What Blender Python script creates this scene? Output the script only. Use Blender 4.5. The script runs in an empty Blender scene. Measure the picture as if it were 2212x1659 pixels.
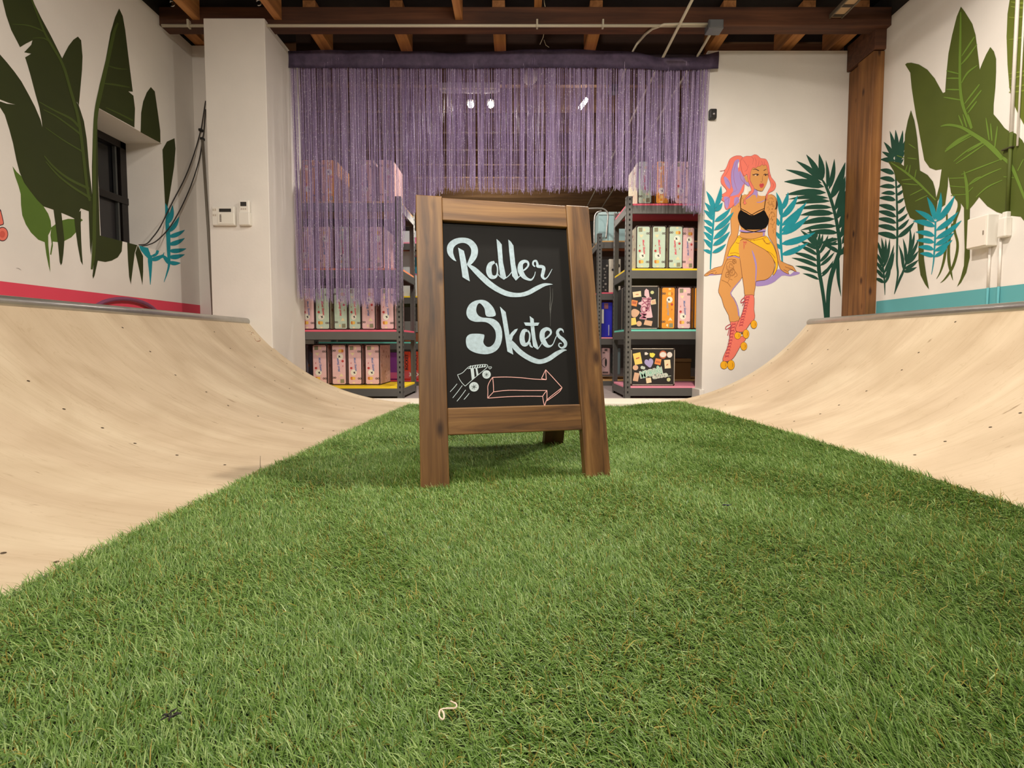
import bpy, bmesh, math, random
import numpy as np
from mathutils import Vector, Matrix
from mathutils.geometry import delaunay_2d_cdt
random.seed(7)
rng = np.random.default_rng(11)
SC = bpy.context.scene
COL = SC.collection

# ---------------------------------------------------------------- camera model (2212 x 1659)
F = 1000.0; H = .39; PITCH = math.radians(2.7)
PX = 1118.0; PY = 742 + F * math.tan(PITCH)
_s, _c = math.sin(PITCH), math.cos(PITCH)
def ray(x, y):
    a = (x - PX) / F; b = (PY - y) / F
    return (a, _c + b * _s, b * _c - _s)
def onY(x, y, Y):
    r = ray(x, y); t = Y / r[1]; return Vector((r[0] * t, Y, H + r[2] * t))
def onX(x, y, X):
    r = ray(x, y); t = X / r[0]; return Vector((X, r[1] * t, H + r[2] * t))
def onZ(x, y, Z=0.0):
    r = ray(x, y); t = (Z - H) / r[2]; return Vector((r[0] * t, r[1] * t, Z))

# ---------------------------------------------------------------- materials
MATS = {}
def lin(c):
    def f(v):
        v /= 255.0
        return v / 12.92 if v <= .04045 else ((v + .055) / 1.055) ** 2.4
    return tuple(f(v) for v in c) + (1.0,)
def mat(name, rgb, rough=.6, metal=0., spec=.5, emit=None, estr=0., noise=0., nscale=20., bump=0., bscale=80.):
    if name in MATS: return MATS[name]
    m = bpy.data.materials.new(name); m.use_nodes = True
    nt = m.node_tree; b = nt.nodes['Principled BSDF']
    col = lin(rgb)
    b.inputs['Base Color'].default_value = col
    b.inputs['Roughness'].default_value = rough
    b.inputs['Metallic'].default_value = metal
    b.inputs['Specular IOR Level'].default_value = spec
    if emit:
        b.inputs['Emission Color'].default_value = lin(emit); b.inputs['Emission Strength'].default_value = estr
    if noise or bump:
        tc = nt.nodes.new('ShaderNodeTexCoord')
    if noise:
        n = nt.nodes.new('ShaderNodeTexNoise'); n.inputs['Scale'].default_value = nscale; n.inputs['Detail'].default_value = 5
        nt.links.new(tc.outputs['Object'], n.inputs['Vector'])
        r = nt.nodes.new('ShaderNodeValToRGB')
        r.color_ramp.elements[0].position = .3; r.color_ramp.elements[1].position = .7
        r.color_ramp.elements[0].color = tuple(v * (1 - noise) for v in col[:3]) + (1,)
        r.color_ramp.elements[1].color = tuple(min(1, v * (1 + noise * .6)) for v in col[:3]) + (1,)
        nt.links.new(n.outputs['Fac'], r.inputs['Fac']); nt.links.new(r.outputs['Color'], b.inputs['Base Color'])
    if bump:
        n = nt.nodes.new('ShaderNodeTexNoise'); n.inputs['Scale'].default_value = bscale; n.inputs['Detail'].default_value = 6
        nt.links.new(tc.outputs['Object'], n.inputs['Vector'])
        bp = nt.nodes.new('ShaderNodeBump'); bp.inputs['Strength'].default_value = bump; bp.inputs['Distance'].default_value = .004
        nt.links.new(n.outputs['Fac'], bp.inputs['Height']); nt.links.new(bp.outputs['Normal'], b.inputs['Normal'])
    MATS[name] = m
    return m

def wood(name, dark, mid, light, axis='Z', along=1.6, across=26., rough=.55, knots=False, contrast=(.32, .5, .7), blotch=None):
    """stained or bare timber: grain stretched along one object axis, optional knots and blotchy stain"""
    if name in MATS: return MATS[name]
    m = bpy.data.materials.new(name); m.use_nodes = True
    nt = m.node_tree; N = nt.nodes; L = nt.links; b = N['Principled BSDF']
    b.inputs['Roughness'].default_value = rough
    tc = N.new('ShaderNodeTexCoord'); mp = N.new('ShaderNodeMapping')
    sc = {'X': (along, across, across), 'Y': (across, along, across), 'Z': (across, across, along)}[axis]
    mp.inputs['Scale'].default_value = sc
    L.new(tc.outputs['Object'], mp.inputs['Vector'])
    n = N.new('ShaderNodeTexNoise'); n.inputs['Scale'].default_value = 1.; n.inputs['Detail'].default_value = 7; n.inputs['Roughness'].default_value = .6
    n.inputs['Distortion'].default_value = .6
    L.new(mp.outputs['Vector'], n.inputs['Vector'])
    r = N.new('ShaderNodeValToRGB'); e = r.color_ramp.elements
    e[0].position = contrast[0]; e[0].color = lin(dark); e[1].position = contrast[2]; e[1].color = lin(light)
    x = e.new(contrast[1]); x.color = lin(mid)
    L.new(n.outputs['Fac'], r.inputs['Fac'])
    out = r.outputs['Color']
    if blotch:
        n2 = N.new('ShaderNodeTexNoise'); n2.inputs['Scale'].default_value = blotch[0]; n2.inputs['Detail'].default_value = 4
        mp2 = N.new('ShaderNodeMapping'); mp2.inputs['Scale'].default_value = {'X': (.5, 1.6, 1.6), 'Y': (1.6, .5, 1.6), 'Z': (1.6, 1.6, .5)}[axis]
        L.new(tc.outputs['Object'], mp2.inputs['Vector']); L.new(mp2.outputs['Vector'], n2.inputs['Vector'])
        r2 = N.new('ShaderNodeValToRGB'); r2.color_ramp.elements[0].position = .38; r2.color_ramp.elements[1].position = .66
        r2.color_ramp.elements[0].color = (blotch[1],) * 3 + (1,); r2.color_ramp.elements[1].color = (1, 1, 1, 1)
        L.new(n2.outputs['Fac'], r2.inputs['Fac'])
        mx = N.new('ShaderNodeMix'); mx.data_type = 'RGBA'; mx.blend_type = 'MULTIPLY'; mx.inputs[0].default_value = 1
        L.new(out, mx.inputs[6]); L.new(r2.outputs['Color'], mx.inputs[7]); out = mx.outputs[2]
    if knots:
        v = N.new('ShaderNodeTexVoronoi'); v.inputs['Scale'].default_value = 1.
        mp3 = N.new('ShaderNodeMapping'); mp3.inputs['Scale'].default_value = {'X': (5., 12., 12.), 'Y': (12., 5., 12.), 'Z': (12., 12., 5.)}[axis]
        mp3.inputs['Location'].default_value = (.37, .21, .63)
        L.new(tc.outputs['Object'], mp3.inputs['Vector']); L.new(mp3.outputs['Vector'], v.inputs['Vector'])
        r3 = N.new('ShaderNodeValToRGB'); r3.color_ramp.elements[0].position = .06; r3.color_ramp.elements[1].position = .17
        r3.color_ramp.elements[0].color = (.22, .15, .1, 1); r3.color_ramp.elements[1].color = (1, 1, 1, 1)
        L.new(v.outputs['Distance'], r3.inputs['Fac'])
        mx = N.new('ShaderNodeMix'); mx.data_type = 'RGBA'; mx.blend_type = 'MULTIPLY'; mx.inputs[0].default_value = 1
        L.new(out, mx.inputs[6]); L.new(r3.outputs['Color'], mx.inputs[7]); out = mx.outputs[2]
    L.new(out, b.inputs['Base Color'])
    bp = N.new('ShaderNodeBump'); bp.inputs['Strength'].default_value = .15; bp.inputs['Distance'].default_value = .002
    L.new(n.outputs['Fac'], bp.inputs['Height']); L.new(bp.outputs['Normal'], b.inputs['Normal'])
    MATS[name] = m
    return m

# ---------------------------------------------------------------- mesh helpers
def bm_box(bm, lo, hi, bevel=0., seg=2):
    r = bmesh.ops.create_cube(bm, size=1.0)
    c = [(lo[i] + hi[i]) / 2 for i in range(3)]; d = [hi[i] - lo[i] for i in range(3)]
    for v in r['verts']:
        v.co = Vector((c[0] + v.co.x * d[0], c[1] + v.co.y * d[1], c[2] + v.co.z * d[2]))
    if bevel:
        es = {e for v in r['verts'] for e in v.link_edges}
        bmesh.ops.bevel(bm, geom=list(es), offset=min(bevel, min(d) * .45), segments=seg, profile=.5, affect='EDGES')
    return bm
def bm_tube(bm, pts, rad, n=10, cap=True):
    pts = [Vector(p) for p in pts]; rads = rad if isinstance(rad, (list, tuple)) else [rad] * len(pts)
    rings = []; up = None
    for i, p in enumerate(pts):
        t = (pts[min(i + 1, len(pts) - 1)] - pts[max(i - 1, 0)]).normalized()
        if up is None:
            up = t.orthogonal().normalized()
        up = (up - t * up.dot(t)); up = up.normalized() if up.length > 1e-6 else t.orthogonal().normalized()
        s = t.cross(up)
        rings.append([bm.verts.new(p + (up * math.cos(2 * math.pi * k / n) + s * math.sin(2 * math.pi * k / n)) * rads[i]) for k in range(n)])
    for a, b in zip(rings, rings[1:]):
        for k in range(n):
            f = bm.faces.new((a[k], a[(k + 1) % n], b[(k + 1) % n], b[k])); f.smooth = True
    if cap:
        bm.faces.new(rings[0][::-1]); bm.faces.new(rings[-1])
    return bm
def bm_prism(bm, poly, vec):
    """closed polygon (3-D points) pushed along vec"""
    a = [bm.verts.new(Vector(p)) for p in poly]; b = [bm.verts.new(Vector(p) + Vector(vec)) for p in poly]
    n = len(a)
    bm.faces.new(a); bm.faces.new(b[::-1])
    for i in range(n):
        bm.faces.new((a[i], b[i], b[(i + 1) % n], a[(i + 1) % n]))
    return bm
def bm_disc(bm, c, rx, rz, y, n=20, rot=0.):
    vs = []
    for k in range(n):
        a = 2 * math.pi * k / n; x = rx * math.cos(a); z = rz * math.sin(a)
        vs.append(bm.verts.new((c[0] + x * math.cos(rot) - z * math.sin(rot), y, c[1] + x * math.sin(rot) + z * math.cos(rot))))
    bm.faces.new(vs[::-1] if False else vs)
    return bm
def bm_sphere(bm, c, r, sx=1, sy=1, sz=1, u=16, v=10):
    bmesh.ops.create_uvsphere(bm, u_segments=u, v_segments=v, radius=r, matrix=Matrix.Translation(c) @ Matrix.Diagonal((sx, sy, sz, 1)))
    for f in bm.faces: f.smooth = True
    return bm
def fin(name, bm, m, parent=None, normals=True):
    me = bpy.data.meshes.new(name)
    if normals: bmesh.ops.recalc_face_normals(bm, faces=bm.faces)
    bm.to_mesh(me); bm.free()
    for x in (m if isinstance(m, (list, tuple)) else [m]): me.materials.append(x)
    o = bpy.data.objects.new(name, me); COL.objects.link(o)
    if parent is not None:
        o.parent = parent
        o.matrix_parent_inverse = pinv(parent)
    return o
def pinv(p):
    return Matrix.Translation(-Vector(p.location)) if p.type == 'EMPTY' else Matrix.Identity(4)
def box(name, lo, hi, m, parent=None, bevel=0.):
    return fin(name, bm_box(bmesh.new(), lo, hi, bevel), m, parent)
def tube(name, pts, r, m, parent=None, n=10):
    return fin(name, bm_tube(bmesh.new(), pts, r, n), m, parent)
def tag(o, label=None, cat=None, group=None, kind=None):
    if label: o['label'] = label
    if cat: o['category'] = cat
    if group: o['group'] = group
    if kind: o['kind'] = kind
    return o
def thing(name, label, cat, loc=(0, 0, 0), group=None, kind=None):
    o = bpy.data.objects.new(name, None); COL.objects.link(o); o.location = loc; o.empty_display_size = .1
    return tag(o, label, cat, group, kind)
def dup(root, loc, label, group=None, scale=None):
    r = root.copy(); COL.objects.link(r); r.location = loc; r['label'] = label
    if group: r['group'] = group
    if scale: r.scale = scale
    for ch in list(root.children):
        c = ch.copy(); COL.objects.link(c); c.parent = r
        for g in list(ch.children):
            d = g.copy(); COL.objects.link(d); d.parent = c
    return r
def smooth(pts, k=4, closed=True):
    """Catmull-Rom through the points (2-D or with width)"""
    n = len(pts); out = []
    rngi = range(n) if closed else range(n - 1)
    for i in rngi:
        if closed:
            p = [pts[(i + j - 1) % n] for j in range(4)]
        else:
            p = [pts[max(0, min(n - 1, i + j - 1))] for j in range(4)]
        for s in range(k):
            t = s / k
            out.append(tuple(.5 * ((2 * p[1][d]) + (-p[0][d] + p[2][d]) * t + (2 * p[0][d] - 5 * p[1][d] + 4 * p[2][d] - p[3][d]) * t * t + (-p[0][d] + 3 * p[1][d] - 3 * p[2][d] + p[3][d]) * t ** 3) for d in range(len(p[1]))))
    if not closed: out.append(tuple(pts[-1]))
    return out

class Paint:
    """flat paint or chalk laid on a plane: outlines are picked off the photograph and put where they lie on that surface"""
    def __init__(self, plane, ox, oy, sc, nrm, base=.0008):
        self.plane = plane; self.ox = ox; self.oy = oy; self.sc = sc; self.n = Vector(nrm); self.base = base
        self.bm = None
    def frame(self, ox, oy, sc):
        self.ox, self.oy, self.sc = ox, oy, sc
    def start(self): self.bm = True; self.lay = {}
    def w(self, x, y, layer):
        return self.plane(x, y) + self.n * (self.base + .00035 * layer)
    def add(self, pts, layer):
        pp = []
        for p in pts:
            q = (self.ox + p[0] / self.sc, self.oy + p[1] / self.sc)
            if not pp or math.hypot(q[0] - pp[-1][0], q[1] - pp[-1][1]) > 2e-4: pp.append(q)
        if len(pp) < 3: return
        if len(pp) > 4:
            r = delaunay_2d_cdt([Vector(p) for p in pp], [], [list(range(len(pp)))], 1, 1e-4)
            tris = [[tuple(r[0][i]) for i in f] for f in r[2]]
        else:
            tris = [pp[:3]] + ([[pp[0], pp[2], pp[3]]] if len(pp) == 4 else [])
        for t in tris:
            ar = (t[1][0] - t[0][0]) * (t[2][1] - t[0][1]) - (t[2][0] - t[0][0]) * (t[1][1] - t[0][1])
            if abs(ar) > 2e-5: self.lay.setdefault(layer, []).append(t if ar > 0 else t[::-1])
    def poly(self, pts, layer=0, k=0):
        self.add(smooth(pts, k) if k else pts, layer)
    def ell(self, c, rx, ry, layer=0, n=22, rot=0.):
        self.poly([(c[0] + rx * math.cos(2 * math.pi * i / n) * math.cos(rot) - ry * math.sin(2 * math.pi * i / n) * math.sin(rot),
                    c[1] + rx * math.cos(2 * math.pi * i / n) * math.sin(rot) + ry * math.sin(2 * math.pi * i / n) * math.cos(rot)) for i in range(n)], layer)
    def stroke(self, pts, wd=6, layer=0, k=4, closed=False, taper=False):
        pts = [(p[0], p[1], p[2] if len(p) > 2 else wd) for p in pts]
        if taper:
            n = len(pts); pts = [(p[0], p[1], p[2] * (.25 + .75 * math.sin(math.pi * (i + .25) / (n - .5)))) for i, p in enumerate(pts)]
        if k > 1: pts = smooth(pts, k, closed)
        if closed: pts = pts + [pts[0]]
        prev = None; n = len(pts)
        for i, p in enumerate(pts):
            if closed: a, b = pts[(i - 1) % (n - 1)], pts[(i + 1) % (n - 1)]
            else: a, b = pts[max(0, i - 1)], pts[min(n - 1, i + 1)]
            dx, dy = b[0] - a[0], b[1] - a[1]; l = math.hypot(dx, dy) or 1
            ox, oy = -dy / l * p[2] / 2, dx / l * p[2] / 2
            cur = ((p[0] + ox, p[1] + oy), (p[0] - ox, p[1] - oy))
            if prev:
                self.add((prev[0], prev[1], cur[1], cur[0]), layer)
            prev = cur
    def leaf(self, a, b, wd, layer=0, bend=.0):
        """one leaflet from its base a to its tip b"""
        dx, dy = b[0] - a[0], b[1] - a[1]; n = 7; L = []; R = []
        for i in range(n + 1):
            t = i / n; h = wd / 2 * (math.sin(math.pi * min(1, t ** .75)) ** .8 if 0 < t < 1 else 0.06)
            cx = a[0] + dx * t - dy * bend * math.sin(math.pi * t); cy = a[1] + dy * t + dx * bend * math.sin(math.pi * t)
            l = math.hypot(dx, dy) or 1
            L.append((cx - dy / l * h, cy + dx / l * h)); R.append((cx + dy / l * h, cy - dx / l * h))
        self.poly(L + R[::-1], layer)
    def done(self, name, m, parent):
        bm = bmesh.new()
        for layer, polys in self.lay.items():
            vs = []; fs = []
            for pp in polys:
                fs.append(list(range(len(vs), len(vs) + len(pp)))); vs += [Vector(p) for p in pp]
            r = delaunay_2d_cdt(vs, [], fs, 0, 1e-4)
            bv = [bm.verts.new(self.w(p[0], p[1], layer)) for p in r[0]]
            for f, src in zip(r[2], r[5]):
                if src:
                    try: bm.faces.new([bv[i] for i in f])
                    except ValueError: pass
            for v in bv:
                if not v.link_faces: bm.verts.remove(v)
        o = fin(name, bm, m, parent, normals=False)
        for p in o.data.polygons:                  # paint faces away from its wall
            if p.normal.dot(self.n) < 0: p.flip()
        self.bm = None
        return o
def text_mesh(s, size, name, m, parent, mtx, bold=0., align='CENTER', space=1.0, shear=0.):
    cu = bpy.data.curves.new('txt', 'FONT'); cu.body = s; cu.size = size; cu.align_x = align; cu.align_y = 'CENTER'; cu.offset = bold; cu.space_character = space; cu.shear = shear; cu.resolution_u = 4
    t = bpy.data.objects.new('txt', cu); COL.objects.link(t)
    dg = bpy.context.evaluated_depsgraph_get(); me = bpy.data.meshes.new_from_object(t.evaluated_get(dg))
    bpy.data.objects.remove(t); bpy.data.curves.remove(cu)
    me.transform(mtx); me.name = name; me.materials.clear(); me.materials.append(m)
    o = bpy.data.objects.new(name, me); COL.objects.link(o)
    if parent is not None:
        o.parent = parent; o.matrix_parent_inverse = pinv(parent)
    return o

WHITE = mat('wall_paint', (233, 228, 222), .75, noise=.05, nscale=3., bump=.12, bscale=60)
WHITE2 = mat('plastic_white', (232, 228, 220), .45)
DARKC = mat('ceiling_board', (38, 33, 32), .9, noise=.4, nscale=6)
JOIST = wood('joist_timber', (150, 98, 56), (186, 126, 74), (208, 150, 94), 'Y', 1.2, 22, .7)
BEAMW = wood('beam_timber', (74, 44, 30), (98, 60, 40), (122, 78, 52), 'X', 1.0, 22, .7, blotch=(3., .6))
POST = wood('post_timber', (104, 66, 34), (142, 93, 48), (174, 122, 68), 'Z', 1.2, 24, .6, knots=True, blotch=(3., .7))
GREY = mat('rack_steel', (98, 97, 94), .45, .25, noise=.06, nscale=8)
BLACK = mat('black_plastic', (22, 21, 21), .5)
CHROME = mat('chrome', (205, 205, 205), .25, 1.)
PALEP = mat('conduit_pale', (206, 198, 178), .5, .15)
STEELP = mat('galvanized_pipe', (186, 184, 178), .33, .85, noise=.12, nscale=14)
# ================================================================ the room
XL, XR, YB, ZT = -2.3, 2.4, 3.37, 2.49
YF = -2.6
def struct(o, label=None):
    o['kind'] = 'structure'
    if label: o['label'] = label
    return o
CONC = mat('concrete', (150, 138, 136), .7, noise=.12, nscale=5)
struct(box('floor', (-3.3, YF, -.09), (3.3, 8.2, -.03), CONC), 'grey concrete floor running on under the racks')
# left wall with its window opening
wl = bmesh.new()
W0, W1, WZ0, WZ1 = 2.585, 3.055, .984, 1.68
for lo, hi in (((XL - .3, YF, -.03), (XL, W0, ZT)), ((XL - .3, W1, -.03), (XL, YB + .14, ZT)),
               ((XL - .3, W0, -.03), (XL, W1, WZ0)), ((XL - .3, W0, WZ1), (XL, W1, ZT))):
    bm_box(wl, lo, hi)
wall_left = struct(fin('wall_left', wl, WHITE), 'white wall with dark banana leaves painted round a recessed window')
wall_right = struct(box('wall_right', (XR, YF, -.03), (XR + .15, YB + .14, ZT), WHITE), 'white wall with olive leaves and palm fronds painted on it')
wall_back = struct(box('wall_back', (1.345, YB, -.03), (XR, YB + .13, 2.455), WHITE), 'white wall panel with a painted woman in yellow shorts and roller skates')
struct(box('wall_corner', (XL, YB, -.03), (-1.99, YB + .13, ZT), WHITE), 'narrow strip of white wall behind the pillar')
pillar = struct(box('wall_pillar', (-1.99, 3.03, -.03), (-1.602, YB + .13, 2.447), WHITE, None, .004), 'square white pillar left of the fringe curtain')
struct(box('wall_rear', (XL - .3, YF - .1, -.03), (XR + .15, YF, 2.68), WHITE), 'white wall')
# thin grey shoe at the foot of the opening
struct(box('baseboard_right', (1.325, YB - .012, -.03), (1.36, YB + .142, .055), WHITE2, None, .004), 'white baseboard return at the foot of the wall end')
struct(fin('trim_1', bm_box(bm_box(bmesh.new(), (-.70, 2.955, -.03), (1.325, 3.052, .004)), (-1.2, 3.052, -.03), (1.325, 3.25, .004)), mat('sill_paint', (236, 226, 210), .5)), 'cream painted threshold board behind the turf')
# storeroom behind the curtain
SW = mat('store_wall', (176, 166, 152), .85, noise=.1, nscale=2)
struct(box('wall_store_left', (-3.2, YB + .13, -.03), (-3.1, 8.1, 2.68), SW), 'dim storeroom side wall')
struct(box('wall_store_right', (3.1, YB + .13, -.03), (3.2, 8.1, 2.68), SW), 'dim storeroom side wall')
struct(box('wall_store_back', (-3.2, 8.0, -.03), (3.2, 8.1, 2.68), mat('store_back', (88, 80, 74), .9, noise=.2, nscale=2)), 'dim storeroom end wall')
struct(box('wall_store_front', (-3.2, YB + .13, -.03), (XL - .0, YB + .14, 2.68), SW), 'storeroom side of the front wall')
# ceiling with beam and joists as its parts
ceiling = struct(box('ceiling', (-3.3, YF - .1, 2.66), (3.3, 8.2, 2.72), DARKC), 'dark boarded ceiling between timber joists')
fin('ceiling_fascia', bm_box(bm_box(bmesh.new(), (XL - .3, YF, ZT), (XL + .0, YB + .14, 2.66)), (XR, YF, ZT), (XR + .15, YB + .14, 2.66)), DARKC, ceiling)
box('ceiling_boards', (-3.1, 3.6, 2.648), (3.1, 8.0, 2.66), wood('ceiling_plank', (92, 66, 44), (116, 86, 58), (136, 104, 72), 'X', 1., 14, .8), ceiling)
box('ceiling_beam', (XL, 3.07, 2.43), (XR, 3.16, 2.545), BEAMW, ceiling, .004)
for x in (-2.06, -1.535, -.375, .13):
    box('joist', (x - .024, YF, 2.462 if x < 0 else 2.54), (x + .024, 3.07, 2.655), JOIST, ceiling, .002)
for x in (-2.24, -1.375, -.80, -.125, .52, 1.40, 1.925, 2.28):
    box('joist', (x - .042, 3.16, 2.5), (x + .042, YB + .14, 2.65), JOIST, ceiling, .002)
struct(box('trim_2', (-1.6, 3.45, 2.44), (1.345, 3.50, 2.655), wood('lintel_timber', (44, 28, 22), (58, 38, 30), (72, 48, 38), 'X', 1., 10, .85)), 'dark timber lintel above the fringe curtain')
SJ = wood('store_joist', (104, 78, 52), (128, 98, 66), (150, 118, 82), 'X', 1.2, 22, .8)
for k in range(11):
    y = 3.83 + .41 * k
    box('joist', (-3.1, y - .022, 2.46), (3.1, y + .022, 2.655), SJ, ceiling)
# rough-sawn corner post
post = thing('wooden_post', 'rough brown timber post in the corner beside the painted palm', 'post', (2.385, 3.25, -.03), kind='structure')
box('board', (2.345, 3.262, -.03), (2.40, 3.368, 2.30), POST, post, .004)
box('board', (2.325, 3.115, -.03), (2.40, 3.255, 2.30), POST, post, .004)
box('cap_board', (2.325, 3.105, 2.305), (2.40, 3.366, 2.48), BEAMW, post, .004)

# ---------------------------------------------------------------- window in the left wall
FR = mat('window_frame', (26, 20, 18), .45)
win = thing('window_1', 'small dark framed window deep in the left wall', 'window', (XL - .25, (W0 + W1) / 2, WZ0), kind='structure')
fb = bmesh.new(); xw = XL - .27; t = .045
for lo, hi in (((xw, W0, WZ0), (xw + .04, W0 + t, WZ1)), ((xw, W1 - t, WZ0), (xw + .04, W1, WZ1)), ((xw, W0, WZ0), (xw + .04, W1, WZ0 + t)), ((xw, W0, WZ1 - t), (xw + .04, W1, WZ1))):
    bm_box(fb, lo, hi, .003)
fin('window_frame', fb, FR, win)
box('sash_rail', (xw - .005, W0, 1.285), (xw + .045, W1, 1.33), FR, win, .003)
def glassm():
    m = mat('night_glass', (20, 20, 24), .12, 0, .6); return m
box('pane', (xw + .008, W0 + t, WZ0 + t), (xw + .014, W1 - t, 1.285), mat('screened_glass', (58, 56, 58), .3), win)
box('pane', (xw + .002, W0 + t, 1.33), (xw + .008, W1 - t, WZ1 - t), glassm(), win)
fb = bmesh.new(); bm_box(fb, (xw + .012, W1 - t - .03, 1.33), (xw + .03, W1 - t - .018, WZ1 - t)); bm_box(fb, (xw + .018, W1 - t - .03, WZ0 + t), (xw + .036, W1 - t - .018, 1.285))
fin('sash_stile', fb, mat('sash_grey', (74, 76, 76), .5), win)

# ================================================================ quarter pipes
def plywood():
    m = bpy.data.materials.new('ramp_plywood'); m.use_nodes = True
    nt = m.node_tree; N = nt.nodes; L = nt.links; b = N['Principled BSDF']; b.inputs['Roughness'].default_value = .5
    tc = N.new('ShaderNodeTexCoord')
    def noise(scale, vec, detail=6, dist=0.):
        mp = N.new('ShaderNodeMapping'); mp.inputs['Scale'].default_value = vec; L.new(tc.outputs['Object'], mp.inputs['Vector'])
        n = N.new('ShaderNodeTexNoise'); n.inputs['Scale'].default_value = scale; n.inputs['Detail'].default_value = detail; n.inputs['Distortion'].default_value = dist
        L.new(mp.outputs['Vector'], n.inputs['Vector']); return n.outputs['Fac']
    def ramp(fac, stops):
        r = N.new('ShaderNodeValToRGB'); e = r.color_ramp.elements
        e[0].position, e[0].color = stops[0][0], stops[0][1]; e[1].position, e[1].color = stops[-1][0], stops[-1][1]
        for s in stops[1:-1]:
            x = e.new(s[0]); x.color = s[1]
        L.new(fac, r.inputs['Fac']); return r.outputs['Color']
    def mul(a, c, f=1.):
        mx = N.new('ShaderNodeMix'); mx.data_type = 'RGBA'; mx.blend_type = 'MULTIPLY'; mx.inputs[0].default_value = f
        L.new(a, mx.inputs[6]); L.new(c, mx.inputs[7]); return mx.outputs[2]
    g = ramp(noise(1, (.9, 4.5, .9), 8, 1.6), [(.3, lin((190, 170, 143))), (.5, lin((200, 181, 154))), (.7, lin((208, 191, 164)))])
    patch = ramp(noise(2.6, (1, 1.3, 1), 7, 1.2), [(.36, (.89, .87, .84, 1)), (.6, (1, 1, 1, 1))])
    fine = ramp(noise(1, (3.5, 70, 3.5), 5, .4), [(.34, (.94, .93, .91, 1)), (.5, (1, 1, 1, 1))])
    scuff = ramp(noise(1, (9, 60, 9), 3, .3), [(.235, (.52, .46, .40, 1)), (.285, (1, 1, 1, 1))])
    arcs = ramp(noise(1, (2.2, 16, 2.2), 2, 2.5), [(.49, (1, 1, 1, 1)), (.5, (.90, .88, .85, 1)), (.51, (1, 1, 1, 1))])
    L.new(mul(mul(mul(mul(g, patch), fine), scuff), arcs), b.inputs['Base Color'])
    return m
PLY = plywood()
PLYD = mat('ply_edge', (150, 118, 80), .7, noise=.2, nscale=30)
SCREW = mat('screw_head', (92, 78, 62), .5, .4)
LB, LR, LX = -.684, 1.356, -1.757
RB, RR, RX = .85, 1.326, 1.904
def rz(u, R): return R - math.sqrt(max(0, R * R - u * u)) if u > 0 else 0.
def ramp_thing(side):
    if side < 0: xb, R, xt, xw_ = LB, LR, LX, XL
    else: xb, R, xt, xw_ = RB, RR, RX, XR
    Y0, Y1 = -1.9, 3.05
    t = thing('quarter_pipe', ('pale plywood quarter pipe on the left, under the pink painted stripe' if side < 0 else
              'pale plywood quarter pipe on the right, under the teal painted stripe'), 'skate ramp', (xb, Y0, -.03), 'plywood quarter pipes facing each other')
    # curved riding sheet, 12 mm thick
    bm = bmesh.new(); n = 40; m = 40
    lip = 0.
    us = [lip + (abs(xt - xb) - lip) * i / n for i in range(n + 1)]
    for off in (0, 1):
        pass
    top = [[bm.verts.new((xb + side * u, Y0 + (Y1 - Y0) * j / m, rz(u, R))) for j in range(m + 1)] for u in us]
    bot = [[bm.verts.new((xb + side * u, Y0 + (Y1 - Y0) * j / m, rz(u, R) - .014)) for j in (0, m)] for u in us]
    for i in range(n):
        for j in range(m):
            f = bm.faces.new((top[i][j], top[i + 1][j], top[i + 1][j + 1], top[i][j + 1])); f.smooth = True
        f = bm.faces.new((bot[i][0], bot[i][1], bot[i + 1][1], bot[i + 1][0])); f.smooth = True
    for jj, j in ((0, 0), (1, m)):
        for i in range(n):
            bm.faces.new((top[i][j], bot[i][jj], bot[i + 1][jj], top[i + 1][j]))
    # rows of countersunk screws along the framing
    nrm_faces = []
    for ry in (-.4, .2, .8, 1.4, 2.0, 2.6, 2.98):
        for k in range(9):
            u = .12 + (abs(xt - xb) - .16) * k / 8 + random.uniform(-.02, .02); yy = ry + random.uniform(-.02, .02)
            ang = math.asin(min(.99, u / R)); c = Vector((xb + side * u, yy, rz(u, R)))
            tx = Vector((side * math.cos(ang), 0, math.sin(ang))); ty = Vector((0, 1, 0)); nn = Vector((-side * math.sin(ang), 0, math.cos(ang)))
            vs = [bm.verts.new(c + nn * .0006 + tx * .0042 * math.cos(a) + ty * .0042 * math.sin(a)) for a in [2 * math.pi * q / 8 for q in range(8)]]
            f = bm.faces.new(vs); f.material_index = 1
            if side > 0 or k % 2: pass
    surf = fin('riding_surface', bm, [PLY, SCREW], t, normals=False)
    for p in surf.data.polygons:
        if p.material_index == 1 and p.normal.z < 0: p.flip()
    surf['label'] = 'curved bare plywood sheet with skate scuffs'
    zt = rz(abs(xt - xb), R)
    c = tube('coping', [(xt + side * .012, Y0, zt + .006), (xt + side * .012, Y1 - .012, zt + .006), (xt + side * .012, Y1, zt + .006)], [.023, .023, .019], STEELP, t, 20)
    c['label'] = 'round galvanized steel pipe along the lip'
    box('deck', (min(xt + side * .03, xw_ - side * .004), Y0, zt - .03), (max(xt + side * .03, xw_ - side * .004), 3.02, zt - .008), PLY, t)
    # side sheets closing both ends
    for y in (Y0, Y1 - .018):
        prof = [(xb + side * u, y, rz(u, R) - .015) for u in us if u >= .1]
        prof += [(xw_ - side * .004, y, zt - .03), (xw_ - side * .004, y, -.03), (xb + side * .1, y, -.03)]
        b2 = bmesh.new()
        # split into quads so the concave sheet stays clean
        for a, b in zip(prof[:-3], prof[1:-2]):
            q = [a, b, (b[0], y, -.03), (a[0], y, -.03)]
            bm_prism(b2, q, (0, .016, 0))
        fin('side_panel', b2, PLYD, t)
    return t
qp_left = ramp_thing(-1); qp_right = ramp_thing(1)
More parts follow.
